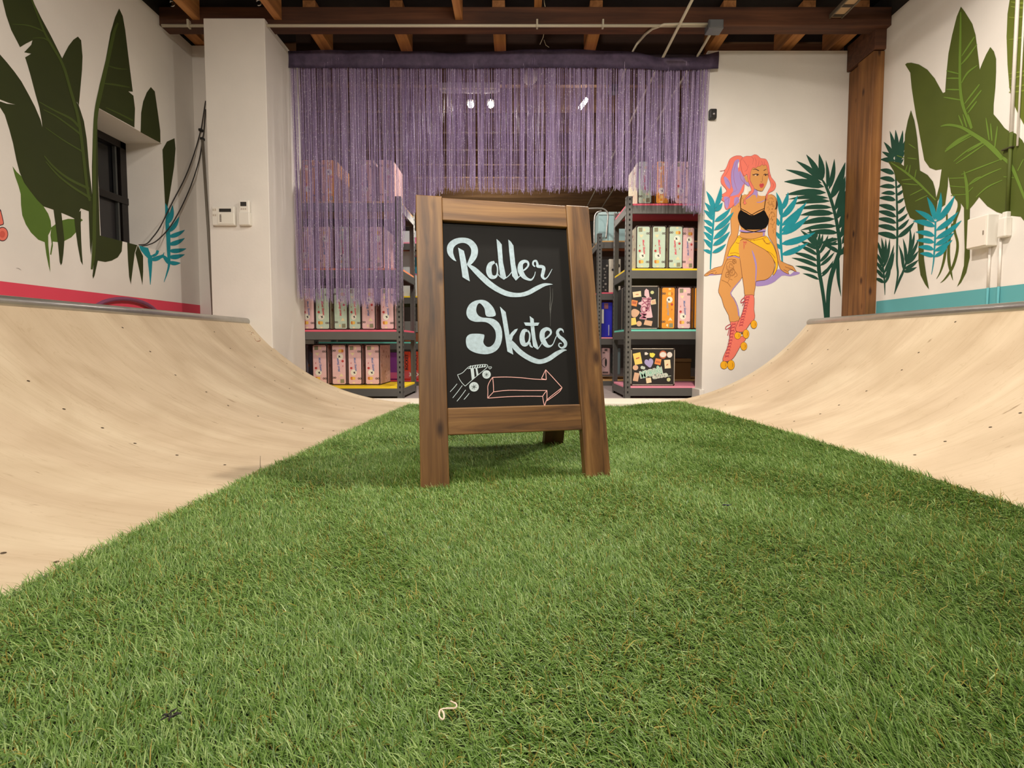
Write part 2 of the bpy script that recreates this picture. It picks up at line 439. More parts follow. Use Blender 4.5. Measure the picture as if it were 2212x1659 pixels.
# red pen marks near the top of the left quarter pipe
def on_left_ramp(x, y):
    r = ray(x, y); lo, hi = .5, 8.
    best = None
    for i in range(400):
        tt = 1.2 + 2.2 * i / 400
        p = Vector((r[0] * tt, r[1] * tt, H + r[2] * tt)); d = p.z - rz(LB - p.x, LR)
        if best is not None and d < 0: return p
        best = d
    return p
pm = Paint(on_left_ramp, 400, 620, 3.95, (.5, 0, .85), .0012); pm.start()
pm.stroke([(535, 380), (560, 380)], 5); pm.stroke([(545, 380), (552, 412)], 5); pm.stroke([(562, 410), (572, 385), (590, 415)], 5); pm.stroke([(610, 420), (590, 430), (605, 462), (640, 458), (630, 436)], 5)
pm.done('pen_mark', mat('red_pen', (150, 84, 58), .7), qp_left)

# ================================================================ artificial turf
def tz(x):
    """height of the turf backing: flat in the middle, lapped on to the foot of each quarter pipe"""
    x = np.asarray(x, float)
    flat = np.full_like(x, -.013)
    ur = np.clip(x - RB, 0, .6); r = RR - np.sqrt(RR * RR - ur * ur) + .007
    ul = np.clip(LB - x, 0, .6); l = LR - np.sqrt(LR * LR - ul * ul) + .007
    wr = np.clip((x - (RB - .22)) / .24, 0, 1); wr = wr * wr * (3 - 2 * wr)
    wl_ = np.clip(((LB + .20) - x) / .22, 0, 1); wl_ = wl_ * wl_ * (3 - 2 * wl_)
    return flat * (1 - wr) * (1 - wl_) + r * wr + l * wl_
def xe(y):
    """left and right edges of the turf at distance y"""
    return np.interp(y, [-1.9, .9, 1.45, 2.2, 2.93], [-.765, -.765, -.752, -.715, -.672]), np.interp(y, [-1.9, .95, 1.6, 2.2, 2.93], [1.105, 1.105, 1.105, 1.085, 1.035])
def ymax(x):
    return 2.925 - .06 * np.clip((np.abs(x - .18) - .78) / .08, 0, 1) ** 2
turf = thing('artificial_turf', 'long strip of bright green artificial grass between the two quarter pipes', 'artificial grass', (.2, 0, -.03), kind='stuff')
gb = bmesh.new(); NX, NY = 34, 40
rows = []
for j in range(NY + 1):
    y = -1.85 + (2.925 + 1.85) * j / NY; a, b = xe(y); row = []
    for i in range(NX + 1):
        x = float(a + (b - a) * i / NX)
        row.append(gb.verts.new((x, min(y, float(ymax(x))), float(tz(x)))))
    rows.append(row)
for j in range(NY):
    for i in range(NX):
        f = gb.faces.new((rows[j][i], rows[j][i + 1], rows[j + 1][i + 1], rows[j + 1][i])); f.smooth = True
fin('backing', gb, mat('turf_backing', (34, 46, 18), .95, noise=.3, nscale=120), turf, normals=False)

def blades(n, y0, y1, width, length, name, m, spread=.75, curl=False):
    y = rng.uniform(y0, y1, n); a, b = xe(y); x = a + (b - a) * rng.random(n)
    keep = (y < ymax(x)); x, y = x[keep], y[keep]; n = len(x)
    z = tz(x)
    # clumps share a lean
    cell = np.sin(x * 61.3 + np.cos(y * 47.7) * 2.1) + np.cos(y * 71.9 + np.sin(x * 39.1) * 2.7)
    if curl:
        az = rng.uniform(0, 2 * np.pi, n)
        th = [rng.uniform(.2, 1.3, n)]
        for k in range(2): th.append(th[-1] + rng.uniform(.5, 1.5, n) * rng.choice([-1, 1], n))
    else:
        nap = np.sin(x * 9.1 + 2.2 * np.sin(y * 5.3)) + np.sin(y * 11.7 + 1.9 * np.sin(x * 7.1 + 1.)) + .6 * np.sin(x * 23. + y * 17.)
        az = np.radians(163) + rng.normal(0, spread * .75, n) + .25 * cell + .28 * nap
        t0 = np.abs(rng.normal(.90, .30, n) + .10 * nap); th = [t0, t0 + np.abs(rng.normal(.26, .2, n)), t0 + np.abs(rng.normal(.55, .36, n))]
    Ln = np.clip(rng.normal(length, length * .22, n), length * .45, length * 1.7)
    w = width * rng.uniform(.75, 1.25, n)
    hx, hy = np.cos(az), np.sin(az)
    tw = rng.normal(0, .5, n)
    sx, sy = -hy * np.cos(tw) + hx * np.sin(tw) * .6, hx * np.cos(tw) + hy * np.sin(tw) * .6; sz = np.sin(tw) * .5
    P = [np.stack([x, y, z], 1)]
    for k in range(3):
        st = Ln / 3
        P.append(P[-1] + np.stack([np.sin(th[k]) * hx * st, np.sin(th[k]) * hy * st, np.cos(th[k]) * st], 1))
    S = np.stack([sx, sy, sz], 1); S /= np.linalg.norm(S, axis=1)[:, None]
    V = np.empty((n, 7, 3))
    for k, f in enumerate((1., .92, .7)):
        V[:, 2 * k] = P[k] - S * (w * f / 2)[:, None]; V[:, 2 * k + 1] = P[k] + S * (w * f / 2)[:, None]
    V[:, 6] = P[3]
    base = (np.arange(n) * 7)[:, None]
    q = np.array([0, 1, 3, 2, 2, 3, 5, 4, 4, 5, 6])
    loops = (base + q[None, :]).astype(np.int32)
    me = bpy.data.meshes.new(name)
    me.vertices.add(n * 7); me.vertices.foreach_set('co', V.astype(np.float32).ravel())
    me.loops.add(n * 11); me.loops.foreach_set('vertex_index', loops.ravel())
    ls = ((np.arange(n) * 11)[:, None] + np.array([0, 4, 8])[None, :]).astype(np.int32)
    me.polygons.add(n * 3); me.polygons.foreach_set('loop_start', ls.ravel())
    at = me.attributes.new('tint', 'FLOAT', 'POINT')
    tint = np.clip(rng.normal(.5, .23, n) + .05 * cell, 0, 1)
    at.data.foreach_set('value', np.repeat(tint, 7).astype(np.float32))
    me.polygons.foreach_set('use_smooth', np.ones(n * 3, bool))
    me.update(calc_edges=True)
    me.materials.append(m)
    o = bpy.data.objects.new(name, me); COL.objects.link(o); o.parent = turf; o.matrix_parent_inverse = pinv(turf)
    o['kind'] = 'stuff'
    return o
def grass_mat(name, stops, rough=.42, spec=.45, trans=.22):
    m = bpy.data.materials.new(name); m.use_nodes = True; nt = m.node_tree; N = nt.nodes; L = nt.links
    b = N['Principled BSDF']; b.inputs['Roughness'].default_value = rough; b.inputs['Specular IOR Level'].default_value = spec
    at = N.new('ShaderNodeAttribute'); at.attribute_name = 'tint'
    r = N.new('ShaderNodeValToRGB'); e = r.color_ramp.elements
    e[0].position, e[0].color = stops[0][0], lin(stops[0][1]); e[1].position, e[1].color = stops[-1][0], lin(stops[-1][1])
    for s in stops[1:-1]:
        x = e.new(s[0]); x.color = lin(s[1])
    L.new(at.outputs['Fac'], r.inputs['Fac']); L.new(r.outputs['Color'], b.inputs['Base Color'])
    t = N.new('ShaderNodeBsdfTranslucent'); L.new(r.outputs['Color'], t.inputs['Color'])
    mx = N.new('ShaderNodeMixShader'); mx.inputs[0].default_value = trans
    L.new(b.outputs[0], mx.inputs[1]); L.new(t.outputs[0], mx.inputs[2]); L.new(mx.outputs[0], N['Material Output'].inputs['Surface'])
    return m
GR = grass_mat('turf_blade', [(0., (62, 96, 29)), (.35, (95, 132, 50)), (.65, (128, 159, 80)), (1., (178, 200, 130))])
GY = grass_mat('turf_thatch', [(0., (112, 92, 34)), (.5, (160, 140, 62)), (1., (204, 184, 104))], .6, .3)
QG = 1.0
blades(int(175000 * QG), .30, 1.0, .0013, .0225, 'grass_blades', GR, 1.0)
blades(int(170000 * QG), 1.0, 1.8, .0017, .0225, 'grass_blades', GR, 1.0)
blades(int(140000 * QG), 1.8, 2.93, .0025, .023, 'grass_blades', GR, 1.0)
blades(int(26000 * QG), -1.85, .30, .0030, .024, 'grass_blades', GR, 1.0)
blades(int(15000 * QG), .30, 1.4, .0011, .026, 'curled_thatch', GY, curl=True)
blades(int(6000 * QG), 1.4, 2.9, .0014, .024, 'curled_thatch', GY, curl=True)

# ================================================================ bits lying on the turf
def clump(name, label, cat, px, m, r=.006, n=5, zoff=.013):
    c = onZ(px[0], px[1], .006); bm = bmesh.new()
    for k in range(n):
        p = c + Vector((random.uniform(-1, 1) * r * 1.6, random.uniform(-1, 1) * r, zoff - .008 + random.uniform(0, .004)))
        a = random.uniform(0, 6.28); q = Vector((math.cos(a), math.sin(a), .25)) * r * random.uniform(.7, 1.5)
        bm_tube(bm, [p - q, p - q * .3 + Vector((0, 0, r * .3)), p + q * .4, p + q + Vector((r * .2, 0, 0))], [r * .18, r * .3, r * .28, r * .1], 6)
    return tag(fin(name, bm, m), label, cat)
sp = [(973, 1515), (976, 1519), (986, 1525), (984, 1530), (970, 1527), (958, 1527), (952, 1532), (949, 1541), (949, 1551), (955, 1556), (959, 1549), (958, 1536), (953, 1531)]
spw = [onZ(x, y, .016) + Vector((0, 0, .002 * math.sin(i))) for i, (x, y) in enumerate(sp)]
spw = [Vector(p) for p in smooth([tuple(p) for p in spw], 3, False)]
tag(tube('string', spw, [.0006 + .0005 * random.random() for _ in spw], mat('string_white', (226, 206, 186), .8)), 'short curl of white string lying on the green turf', 'string')
clump('lint', 'dark tuft of lint on the turf, bottom left of the photo', 'lint', (369, 1559), mat('lint_dark', (48, 46, 44), .9), .0035, 7)
clump('lint', 'small bluish fleck of lint on the turf right of the sandwich board', 'lint', (1567, 1096), mat('lint_blue', (44, 50, 66), .9), .0045, 3)
clump('lint', 'tiny dark fleck on the turf edge left of the sandwich board, near the ramp foot', 'lint', (822, 915), mat('lint_dark', (48, 46, 44), .9), .005, 3)
b0 = onZ(564, 1022, .004)
tag(tube('loose_fibre', [b0, b0 + Vector((-.002, .0, .025)), b0 + Vector((-.001, .0, .052))], [.0008, .0007, .0004], mat('lint_dark', (48, 46, 44), .9), None, 5), 'single dark fibre standing up at the left edge of the turf', 'fibre')
b0 = onZ(20, 1302, .004)
bm = bmesh.new()
for d in ((-.014, -.004, .002), (-.002, .012, .014), (.012, .006, .008)):
    bm_tube(bm, [b0, b0 + Vector(d) * .6 + Vector((0, 0, .003)), b0 + Vector(d)], [.0007, .0006, .0003], 5)
tag(fin('loose_fibre', bm, mat('lint_dark', (48, 46, 44), .9)), 'little dark frayed fibres at the turf edge, far left of the photo', 'fibre')

# ================================================================ the sandwich board
L0 = Vector((-.266, 1.251, -.008)); R0 = Vector((.28, 1.368, -.008))
mid = (L0 + R0) / 2; ang = math.atan2(R0.y - L0.y, R0.x - L0.x); WID = (R0 - L0).length
MS = Matrix.Translation(mid) @ Matrix.Rotation(ang, 4, 'Z')
sign = bpy.data.objects.new('sandwich_board', None); COL.objects.link(sign); sign.matrix_world = MS
tag(sign, 'wooden sandwich board with chalk lettering standing on the turf', 'sign board')
TOPS, TOPZ = .165, .845
LEAN = math.atan2(TOPS, TOPZ); VL = math.hypot(TOPS, TOPZ)
MF = Matrix.Rotation(-LEAN, 4, 'X')
BACKY = .50; LEANB = math.atan2(BACKY - TOPS - .062, TOPZ)
MBK = Matrix.Translation((0, BACKY, 0)) @ Matrix.Rotation(LEANB, 4, 'X')
SV = wood('stained_pine_upright', (70, 45, 22), (122, 84, 44), (162, 121, 70), 'Z', 2.0, 26, .5, knots=True, blotch=(2.6, .55))
SH = wood('stained_pine_rail', (74, 48, 24), (126, 88, 47), (164, 123, 71), 'X', 2.0, 32, .5, knots=True, blotch=(2.6, .6))
def part(name, lo, hi, m, M, bev=.003, rack=True, parent=None):
    bm = bm_box(bmesh.new(), lo, hi, bev)
    for v in bm.verts:
        f = v.co.z / VL
        if rack: v.co.x = v.co.x * (1 - .016 * f) - .010 * f
    o = fin(name, bm, m); o.parent = sign; o.matrix_parent_inverse = Matrix.Identity(4); o.matrix_basis = M
    return o
hw = WID / 2; sw = .079
fr_l = part('upright', (-hw, 0, 0), (-hw + sw, .034, VL), SV, MF)
fr_r = part('upright', (hw - sw, 0, 0), (hw, .034, VL - .002), SV, MF)
part('rail', (-hw + sw, .001, VL - .077), (hw - sw, .033, VL - .004), SH, MF)
part('rail', (-hw + sw, .001, .142), (hw - sw, .033, .219), SH, MF)
BOARD = mat('chalkboard', (22, 21, 20), .7, 0, .22, noise=.12, nscale=9)
board = part('chalkboard', (-hw + sw - .004, .015, .214), (hw - sw + .004, .021, VL - .073), BOARD, MF, .0)
DK = wood('stained_pine_back', (58, 32, 16), (82, 48, 24), (104, 64, 34), 'Z', 2.2, 24, .55, blotch=(2.6, .6))
part('back_upright', (-hw, -.034, 0), (-hw + sw, 0, VL), DK, MBK)
part('back_upright', (hw - sw, -.034, 0), (hw, 0, VL), DK, MBK)
part('back_rail', (-hw + sw, -.033, VL - .077), (hw - sw, -.001, VL - .004), DK, MBK)
part('back_rail', (-hw + sw, -.033, .142), (hw - sw, -.001, .219), DK, MBK)
part('back_chalkboard', (-hw + sw - .004, -.021, .214), (hw - sw + .004, -.015, VL - .073), BOARD, MBK, 0)
for x in (-.16, .14):
    part('hinge', (x - .02, .030, VL - .03), (x + .02, .0385, VL + .0005), mat('hinge_steel', (140, 136, 128), .4, .8), MF, .001)
# chalk: found where each stroke lies on the board's own plane
MW = MS @ MF
bp0 = MW @ Vector((0, .015, 0)); bn = (MW.to_3x3() @ Vector((0, -1, 0))).normalized()
def on_board(x, y):
    r = Vector(ray(x, y)); o = Vector((0, 0, H)); t = (bp0 - o).dot(bn) / r.dot(bn); return o + r * t
ch = Paint(on_board, 950, 490, 4.045, bn, .0006)
def chalk_done(name, m):
    o = ch.done(name, m, None); o.parent = board; o.matrix_parent_inverse = MW.inverted(); return o
CB = mat('chalk_blue', (180, 202, 214), .9, noise=.16, nscale=110)
CW = mat('chalk_white', (198, 214, 220), .9, noise=.1, nscale=140)
CP = mat('chalk_pink', (232, 178, 172), .9, noise=.12, nscale=140)
CS = mat('chalk_smear', (84, 86, 84), .9, noise=.3, nscale=120)
ch.start()      # Roller
ch.stroke([(143, 300, 4), (118, 275, 26), (92, 225, 50), (96, 170, 58), (140, 130, 52), (205, 118, 46), (262, 136, 52), (300, 185, 58), (300, 245, 58), (272, 300, 46), (244, 336, 22)], k=5)
ch.poly([(160, 183), (210, 210), (222, 260), (240, 350), (262, 477), (230, 460), (198, 440), (186, 350), (172, 260)], 1)
ch.stroke([(246, 332, 16), (300, 372, 42), (370, 440, 50), (440, 503, 50), (520, 555, 46), (600, 588, 44), (690, 596, 36), (770, 578, 38), (850, 535, 38), (910, 508, 28), (960, 502, 12), (985, 504, 3)], 0, k=5)
ch.stroke([(478, 308, 22), (440, 330, 40), (428, 385, 48), (445, 432, 40), (478, 440, 28), (500, 418, 16), (504, 360, 12), (490, 318, 14)], k=4)
ch.poly([(495, 107), (520, 128), (541, 155), (545, 220), (552, 310), (581, 448), (562, 462), (528, 436), (515, 340), (505, 220)], 1)
ch.poly([(598, 112), (620, 130), (643, 165), (650, 240), (660, 330), (688, 448), (664, 471), (632, 430), (618, 330), (606, 220)], 1)
ch.stroke([(506, 412), (530, 440), (562, 460)], 7); ch.stroke([(578, 448), (605, 425), (630, 392)], 7); ch.stroke([(682, 446), (705, 425), (722, 405)], 8)
ch.stroke([(712, 390, 12), (745, 372, 14), (772, 340, 16), (768, 310, 20), (738, 302, 28), (708, 325, 40), (704, 380, 48), (728, 428, 40), (765, 456, 24), (800, 462, 16), (825, 430, 8), (835, 392, 5)], k=5)
ch.stroke([(832, 348, 12), (815, 332, 14), (818, 305, 16), (840, 298, 18), (852, 322, 20), (856, 345, 26), (890, 348, 28), (908, 362, 30), (902, 400, 30), (896, 432, 28), (915, 455, 16), (940, 440, 9), (962, 405, 7), (981, 369, 4)], k=5)
chalk_done('lettering', CB)
ch.start()      # Skates
ch.poly([(485, 778), (477, 725), (448, 682), (410, 650), (365, 638), (305, 648), (258, 680), (234, 730), (236, 775), (262, 812), (310, 830), (365, 830), (410, 836), (450, 862), (482, 905), (490, 960), (478, 1010), (450, 1042), (420, 1050), (395, 1036), (380, 1005), (390, 950), (370, 938), (320, 934), (265, 938), (235, 962), (228, 1000), (238, 1050), (275, 1085), (340, 1108), (420, 1112), (488, 1086), (528, 1035), (545, 965), (540, 895), (515, 840), (470, 806), (420, 796), (370, 792), (335, 772), (318, 735), (325, 690), (345, 668), (370, 684), (392, 720), (408, 782)], 0, 3)
ch.poly([(525, 697), (575, 745), (588, 820), (606, 930), (642, 1117), (590, 1090), (566, 930), (545, 800)], 1)
ch.poly([(596, 965), (625, 925), (655, 897), (682, 890), (668, 918), (640, 955), (630, 990), (612, 1000)], 2)
ch.stroke([(604, 985, 24), (640, 1030, 44), (690, 1085, 46), (750, 1130, 44), (820, 1166, 44), (880, 1178, 40), (950, 1155, 40), (1020, 1108, 38), (1075, 1080, 24), (1108, 1078, 4)], 0, k=5)
ch.stroke([(764, 908, 20), (735, 910, 34), (718, 965, 44), (728, 1018, 44), (756, 1028, 30), (780, 1000, 16), (786, 940, 14), (768, 906, 14)], k=4)
ch.stroke([(786, 1010, 14), (792, 1040, 16), (812, 1054, 6)])
ch.poly([(785, 780), (820, 806), (828, 900), (838, 980), (861, 1058), (852, 1073), (815, 1045), (800, 940)], 1)
ch.poly([(734, 836), (800, 838), (870, 838), (856, 864), (800, 868), (748, 864)], 2)
ch.stroke([(855, 1070), (880, 1035), (905, 990)], 7)
ch.stroke([(905, 985, 12), (940, 965, 14), (970, 930, 16), (962, 902, 22), (930, 893, 32), (898, 920, 42), (896, 975, 46), (920, 1022, 40), (950, 1044, 24), (985, 1030, 9), (1010, 975, 7), (1022, 950, 6)], k=5)
ch.stroke([(1080, 925, 4), (1072, 902, 14), (1048, 896, 22), (1028, 920, 26), (1040, 955, 28), (1075, 985, 32), (1098, 1015, 30), (1092, 1045, 24), (1062, 1058, 14), (1040, 1040, 10), (1045, 1018, 9), (1064, 1020, 8)], k=5)
chalk_done('lettering', CB)
ch.start()      # flying skate
ch.stroke([(155, 1292), (182, 1284), (205, 1270), (228, 1246), (252, 1224)], 5); ch.stroke([(155, 1292), (170, 1328), (195, 1365), (222, 1392)], 5)
ch.stroke([(222, 1392), (275, 1345), (340, 1290), (400, 1240), (420, 1216)], 5); ch.stroke([(252, 1224), (310, 1210), (400, 1203), (420, 1216)], 5)
for i in range(7):
    x = 262 + i * 21; ch.stroke([(x, 1236 - i * 1.5), (x + 9, 1212 - i)], 9, k=1)
ch.stroke([(245, 1240), (330, 1232), (405, 1220)], 5)
ch.poly([(268, 1236), (296, 1234), (304, 1316), (280, 1338)]); ch.poly([(312, 1234), (326, 1233), (338, 1290), (322, 1304)])
for c, r in (((408, 1290), 37), ((299, 1398), 42)):
    ch.ell(c, r, r)
ch.stroke([(437, 1244), (424, 1228), (432, 1222), (438, 1228), (446, 1221), (453, 1230), (437, 1244)], 4, k=2)
for a, b in (((151, 1372), (90, 1442)), ((196, 1387), (113, 1495)), ((226, 1425), (150, 1524)), ((257, 1454), (211, 1509))):
    ch.stroke([a, ((a[0] + b[0]) / 2 + 2, (a[1] + b[1]) / 2), b], 5)
chalk_done('skate_drawing', CW)
ch.start()
for c, r, q in (((408, 1290), 37, 9), ((299, 1398), 42, 11)):
    if ch.bm is None: ch.start()
    ch.ell(c, q, q, 2)
    for a in range(6):
        an = a * 1.047 + .3; ch.stroke([(c[0] + math.cos(an) * r * .3, c[1] + math.sin(an) * r * .3), (c[0] + math.cos(an) * r * .6, c[1] + math.sin(an) * r * .6)], 3, 2, k=1)
    chalk_done('wheel_drawing', mat('chalk_gap', (96, 108, 108), .9))
ch.start()      # arrow
for st in ([(462, 1315), (580, 1312), (700, 1318), (820, 1330), (928, 1336)], [(930, 1336), (890, 1326)], [(888, 1326), (905, 1290), (925, 1249)], [(925, 1249), (930, 1336)],
           [(925, 1249), (1000, 1330), (1068, 1405)], [(1068, 1405), (1010, 1450), (960, 1490), (930, 1520), (916, 1571)], [(1068, 1405), (1045, 1440), (980, 1490), (936, 1520)],
           [(916, 1571), (905, 1525), (898, 1480)], [(898, 1481), (760, 1480), (600, 1484), (418, 1497)], [(418, 1497), (420, 1440), (420, 1390), (440, 1345), (462, 1315)],
           [(462, 1315), (468, 1380), (470, 1442)], [(470, 1442), (445, 1468), (418, 1497)], [(470, 1442), (600, 1428), (760, 1430), (936, 1430)], [(936, 1430), (915, 1455), (898, 1481)], [(936, 1430), (936, 1520)]):
    ch.stroke(st, 6, k=3)
chalk_done('arrow_drawing', CP)
ch.start()
ch.stroke([(962, 520, 3), (966, 600, 5), (962, 700, 8), (966, 780, 4), (965, 870, 2)]); ch.stroke([(985, 540, 2), (985, 620, 4), (972, 700, 6), (968, 760, 2)])
chalk_done('chalk_smear', CS)
# ================================================================ wall paintings (flat paint on the walls)
OL1 = mat('paint_olive_dark', (44, 53, 4), .7, noise=.12, nscale=5)
OL2 = mat('paint_olive', (78, 90, 24), .7, noise=.10, nscale=5)
OL3 = mat('paint_olive_light', (98, 108, 30), .7, noise=.10, nscale=5)
VE1 = mat('paint_vein_dark', (66, 82, 22), .7)
VE2 = mat('paint_vein', (102, 132, 44), .7)
GRN = mat('paint_green', (84, 114, 34), .7, noise=.10, nscale=5)
TEAL = mat('paint_teal', (16, 146, 162), .7, noise=.12, nscale=12)
PALM = mat('paint_palm', (20, 74, 58), .7, noise=.14, nscale=12)
PINK = mat('paint_pink', (222, 70, 94), .65)
AQUA = mat('paint_aqua', (92, 168, 176), .65)
SKIN = mat('paint_skin', (216, 152, 84), .7)
LINE = mat('paint_line', (112, 58, 44), .7)
DLINE = mat('paint_darkline', (62, 34, 44), .7)
CORAL = mat('paint_coral', (238, 122, 104), .7)
LILAC = mat('paint_lilac', (166, 140, 204), .7)
YEL = mat('paint_yellow', (252, 190, 20), .7)
AMBER = mat('paint_amber', (246, 178, 20), .7)
PBLACK = mat('paint_black', (17, 16, 16), .8, spec=.15)
RED = mat('paint_red', (204, 68, 72), .7)
WHT = mat('paint_white', (240, 236, 226), .7)
TAT = mat('paint_tattoo', (152, 98, 50), .7)

# ---------------------------------------------------------------- left wall
pl = Paint(lambda x, y: onX(x, y, XL), 0, 0, 1., (1, 0, 0))
def stripe(name, X, n, z0, z1, y0, y1, m, wall):
    bm = bmesh.new(); vs = [bm.verts.new((X + n * .0012, y, z)) for y, z in ((y0, z0), (y1, z0), (y1, z1), (y0, z1))]
    f = bm.faces.new(vs)
    o = fin(name, bm, m, wall, normals=False)
    for p in o.data.polygons:
        if p.normal.x * n < 0: p.flip()
    return o
stripe('painted_stripe', XL, 1, .42, .667, -2.0, YB - .002, PINK, wall_left)
pl.frame(0, 0, 1.); pl.start()
mass = [(-60, -60), (-14, -60), (3, -8), (13, 33), (24, 65), (43, 102), (56, 94), (70, 87), (67, 97), (52, 113), (67, 116), (54, 124), (60, 143), (66, 164), (76, 202), (85, 234), (90, 262), (91, 275),
        (87, 258), (75, 230), (62, 205), (46, 176), (31, 155), (14, 134), (0, 118), (-40, 80), (-60, 90), (-60, 190), (0, 215), (18, 222), (33, 226), (14, 224), (0, 219), (-4, 226), (10, 248), (20, 280), (28, 310), (35, 345), (42, 372), (52, 395), (66, 414), (80, 432),
        (94, 446), (115, 453), (133, 460), (150, 467), (160, 472), (168, 464), (174, 450), (190, 456), (201, 459), (203, 452), (200, 430), (196, 395), (192, 360), (190, 335), (187, 300), (181, 262), (174, 240), (170, 228), (66, -10), (52, -60)]
pl.poly(mass[:-3] + [(170, 228), (166, 222), (150, 160), (134, 126), (110, 78), (88, 37), (68, -4), (50, -60)], 0)
pl.poly([(134, 126), (141, 112), (148, 99), (158, 86), (168, 79), (175, 87), (178, 122), (177, 150), (173, 195), (170, 228), (155, 200)], 0)
pl.frame(0, 330, 4.485)
pl.poly([(515, 540), (590, 560), (606, 700), (622, 850), (612, 980), (600, 1070), (588, 1090), (577, 1060), (562, 900), (548, 780), (530, 650)], 1)
pl.poly([(715, 610), (782, 560), (780, 700), (785, 850), (792, 980), (801, 1088), (780, 1050), (752, 900), (732, 760), (722, 680)], 1)
pl.poly([(858, 540), (906, 560), (902, 680), (895, 800), (880, 990), (870, 900), (864, 760), (860, 640)], 1)
banana = pl.done('painted_banana_leaf', OL1, wall_left)
pl.start()
pl.poly([(120, 130), (160, 185), (225, 245), (300, 370), (420, 518), (466, 590), (490, 660), (497, 735), (482, 770), (466, 800), (468, 900), (480, 1020), (486, 1160), (470, 1095), (448, 985), (432, 866), (370, 842), (300, 774), (250, 695), (215, 605), (203, 505), (200, 400), (178, 320), (146, 230)], -1)
pl.poly([(497, 722), (540, 690), (600, 655), (660, 640), (720, 642), (790, 640), (802, 655), (785, 665), (745, 760), (690, 820), (622, 855), (560, 866), (510, 860), (512, 900), (496, 990), (484, 985), (500, 880), (488, 800)], -1)
pl.done('painted_leaf', GRN, wall_left)
pl.frame(0, 0, 4.607); pl.start()
top = [(1185, 85), (1220, 160), (1245, 300), (1275, 550), (1300, 750), (1320, 912), (1276, 910), (1326, 952), (1342, 1080), (1336, 1270), (960, 1062), (962, 1100), (966, 1659), (980, 2344)]
pxs = [(p[0] / 4.607, p[1] / 4.607) for p in top]
pxs += [(x / 4.485, 330 + y / 4.485) for x, y in ((965, 800), (1060, 828), (1176, 866), (1186, 885), (1178, 955), (1140, 1012), (1080, 1045), (1020, 1056), (948, 1045), (915, 1190), (902, 1222), (895, 1195), (902, 1090), (916, 950), (912, 800), (905, 500), (895, 200), (890, 0))]
pxs += [(p[0] / 4.607, p[1] / 4.607) for p in ((913, 1480), (928, 1260), (950, 1055), (988, 850), (1050, 600), (1098, 330), (1145, 170))]
pl.frame(0, 0, 1.)
# the leaf runs round the window, so the strip left of the opening and the lobe under it are separate patches of the same paint
pl.poly([p for p in pxs[:10]] + [(209, 231)] + pxs[-6:], .5)
pl.poly([(209.3, 229), (205.6, 229), (200, 300), (198.2, 360), (199, 440), (202.5, 541), (203.5, 560), (199.5, 596), (201, 602), (204, 595), (211, 563), (227, 566), (241, 563), (254, 556), (262.5, 543), (264.5, 527), (262, 523.0), (236, 514.5), (215.6, 508.4), (212, 400)], .5)
fr = 2.304; pl.frame(0, 0, fr)
pl.poly([(702, 560), (712, 505), (730, 460), (750, 433), (770, 455), (785, 560), (797, 650), (798, 711), (750, 686), (699, 658)], 0)
pl.poly([(808, 745), (830, 705), (868, 688), (873, 740), (866, 830), (846, 960), (832, 1040), (822, 1040), (815, 900)], 0)
pl.frame(0, 330, 4.485)
pl.poly([(1232, 893), (1330, 920), (1305, 965), (1282, 1150), (1266, 1275), (1250, 1200), (1238, 1030)], 0); pl.poly([(1310, 970), (1335, 925), (1385, 1000), (1386, 1150), (1379, 1282), (1352, 1150), (1325, 1030)], 0)
def fit_opening(o):
    for v in o.data.vertices:            # paint stops exactly at the window opening
        if W0 - .01 < v.co.y < W1 + .01 and abs(v.co.z - WZ0) < .018: v.co.z = WZ0
fit_opening(pl.done('painted_banana_leaf', OL1, wall_left))
pl.start(); pl.frame(0, 0, 4.607)
pl.stroke([(300, -40, 18), (430, 300, 20), (500, 430, 24), (620, 640, 26), (700, 900, 28), (770, 1150, 30), (810, 1400, 30), (840, 1659, 30), (862, 1850, 28), (890, 2000, 24)], layer=3)
pl.stroke([(380, 1010, 8), (540, 1100, 16), (700, 1180, 22), (780, 1260, 24)], layer=3); pl.stroke([(430, 1090, 8), (560, 1160, 14), (700, 1260, 18), (790, 1330, 20)], layer=3)
pl.stroke([(450, 1270, 6), (620, 1390, 12), (820, 1510, 14)], layer=3); pl.stroke([(120, 240, 6), (260, 250, 12), (360, 280, 14), (440, 320, 10)], layer=3); pl.stroke([(320, 380, 6), (430, 380, 12), (510, 430, 14)], layer=3)
pl.stroke([(1170, 230, 20), (1130, 330, 34), (1060, 640, 40), (1000, 900, 46), (955, 1120, 40), (938, 1400, 36), (935, 1700, 34), (937, 2100, 36), (930, 2500, 36), (910, 2680, 18)], layer=3)
pl.stroke([(1030, 830, 12), (1150, 845, 20), (1290, 870, 8)], layer=3); pl.stroke([(1075, 655, 8), (1160, 680, 14), (1262, 690, 6)], layer=3); pl.stroke([(1050, 1070, 8), (1180, 1130, 14), (1320, 1200, 18)], layer=3)
pl.frame(0, 330, 4.485)
pl.stroke([(425, 30, 10), (520, 140, 18), (660, 250, 24), (860, 350, 26)], layer=3); pl.stroke([(440, 85, 8), (560, 220, 16), (700, 330, 20), (875, 440, 24)], layer=3)
pl.done('leaf_vein', VE1, banana)
pl.start()
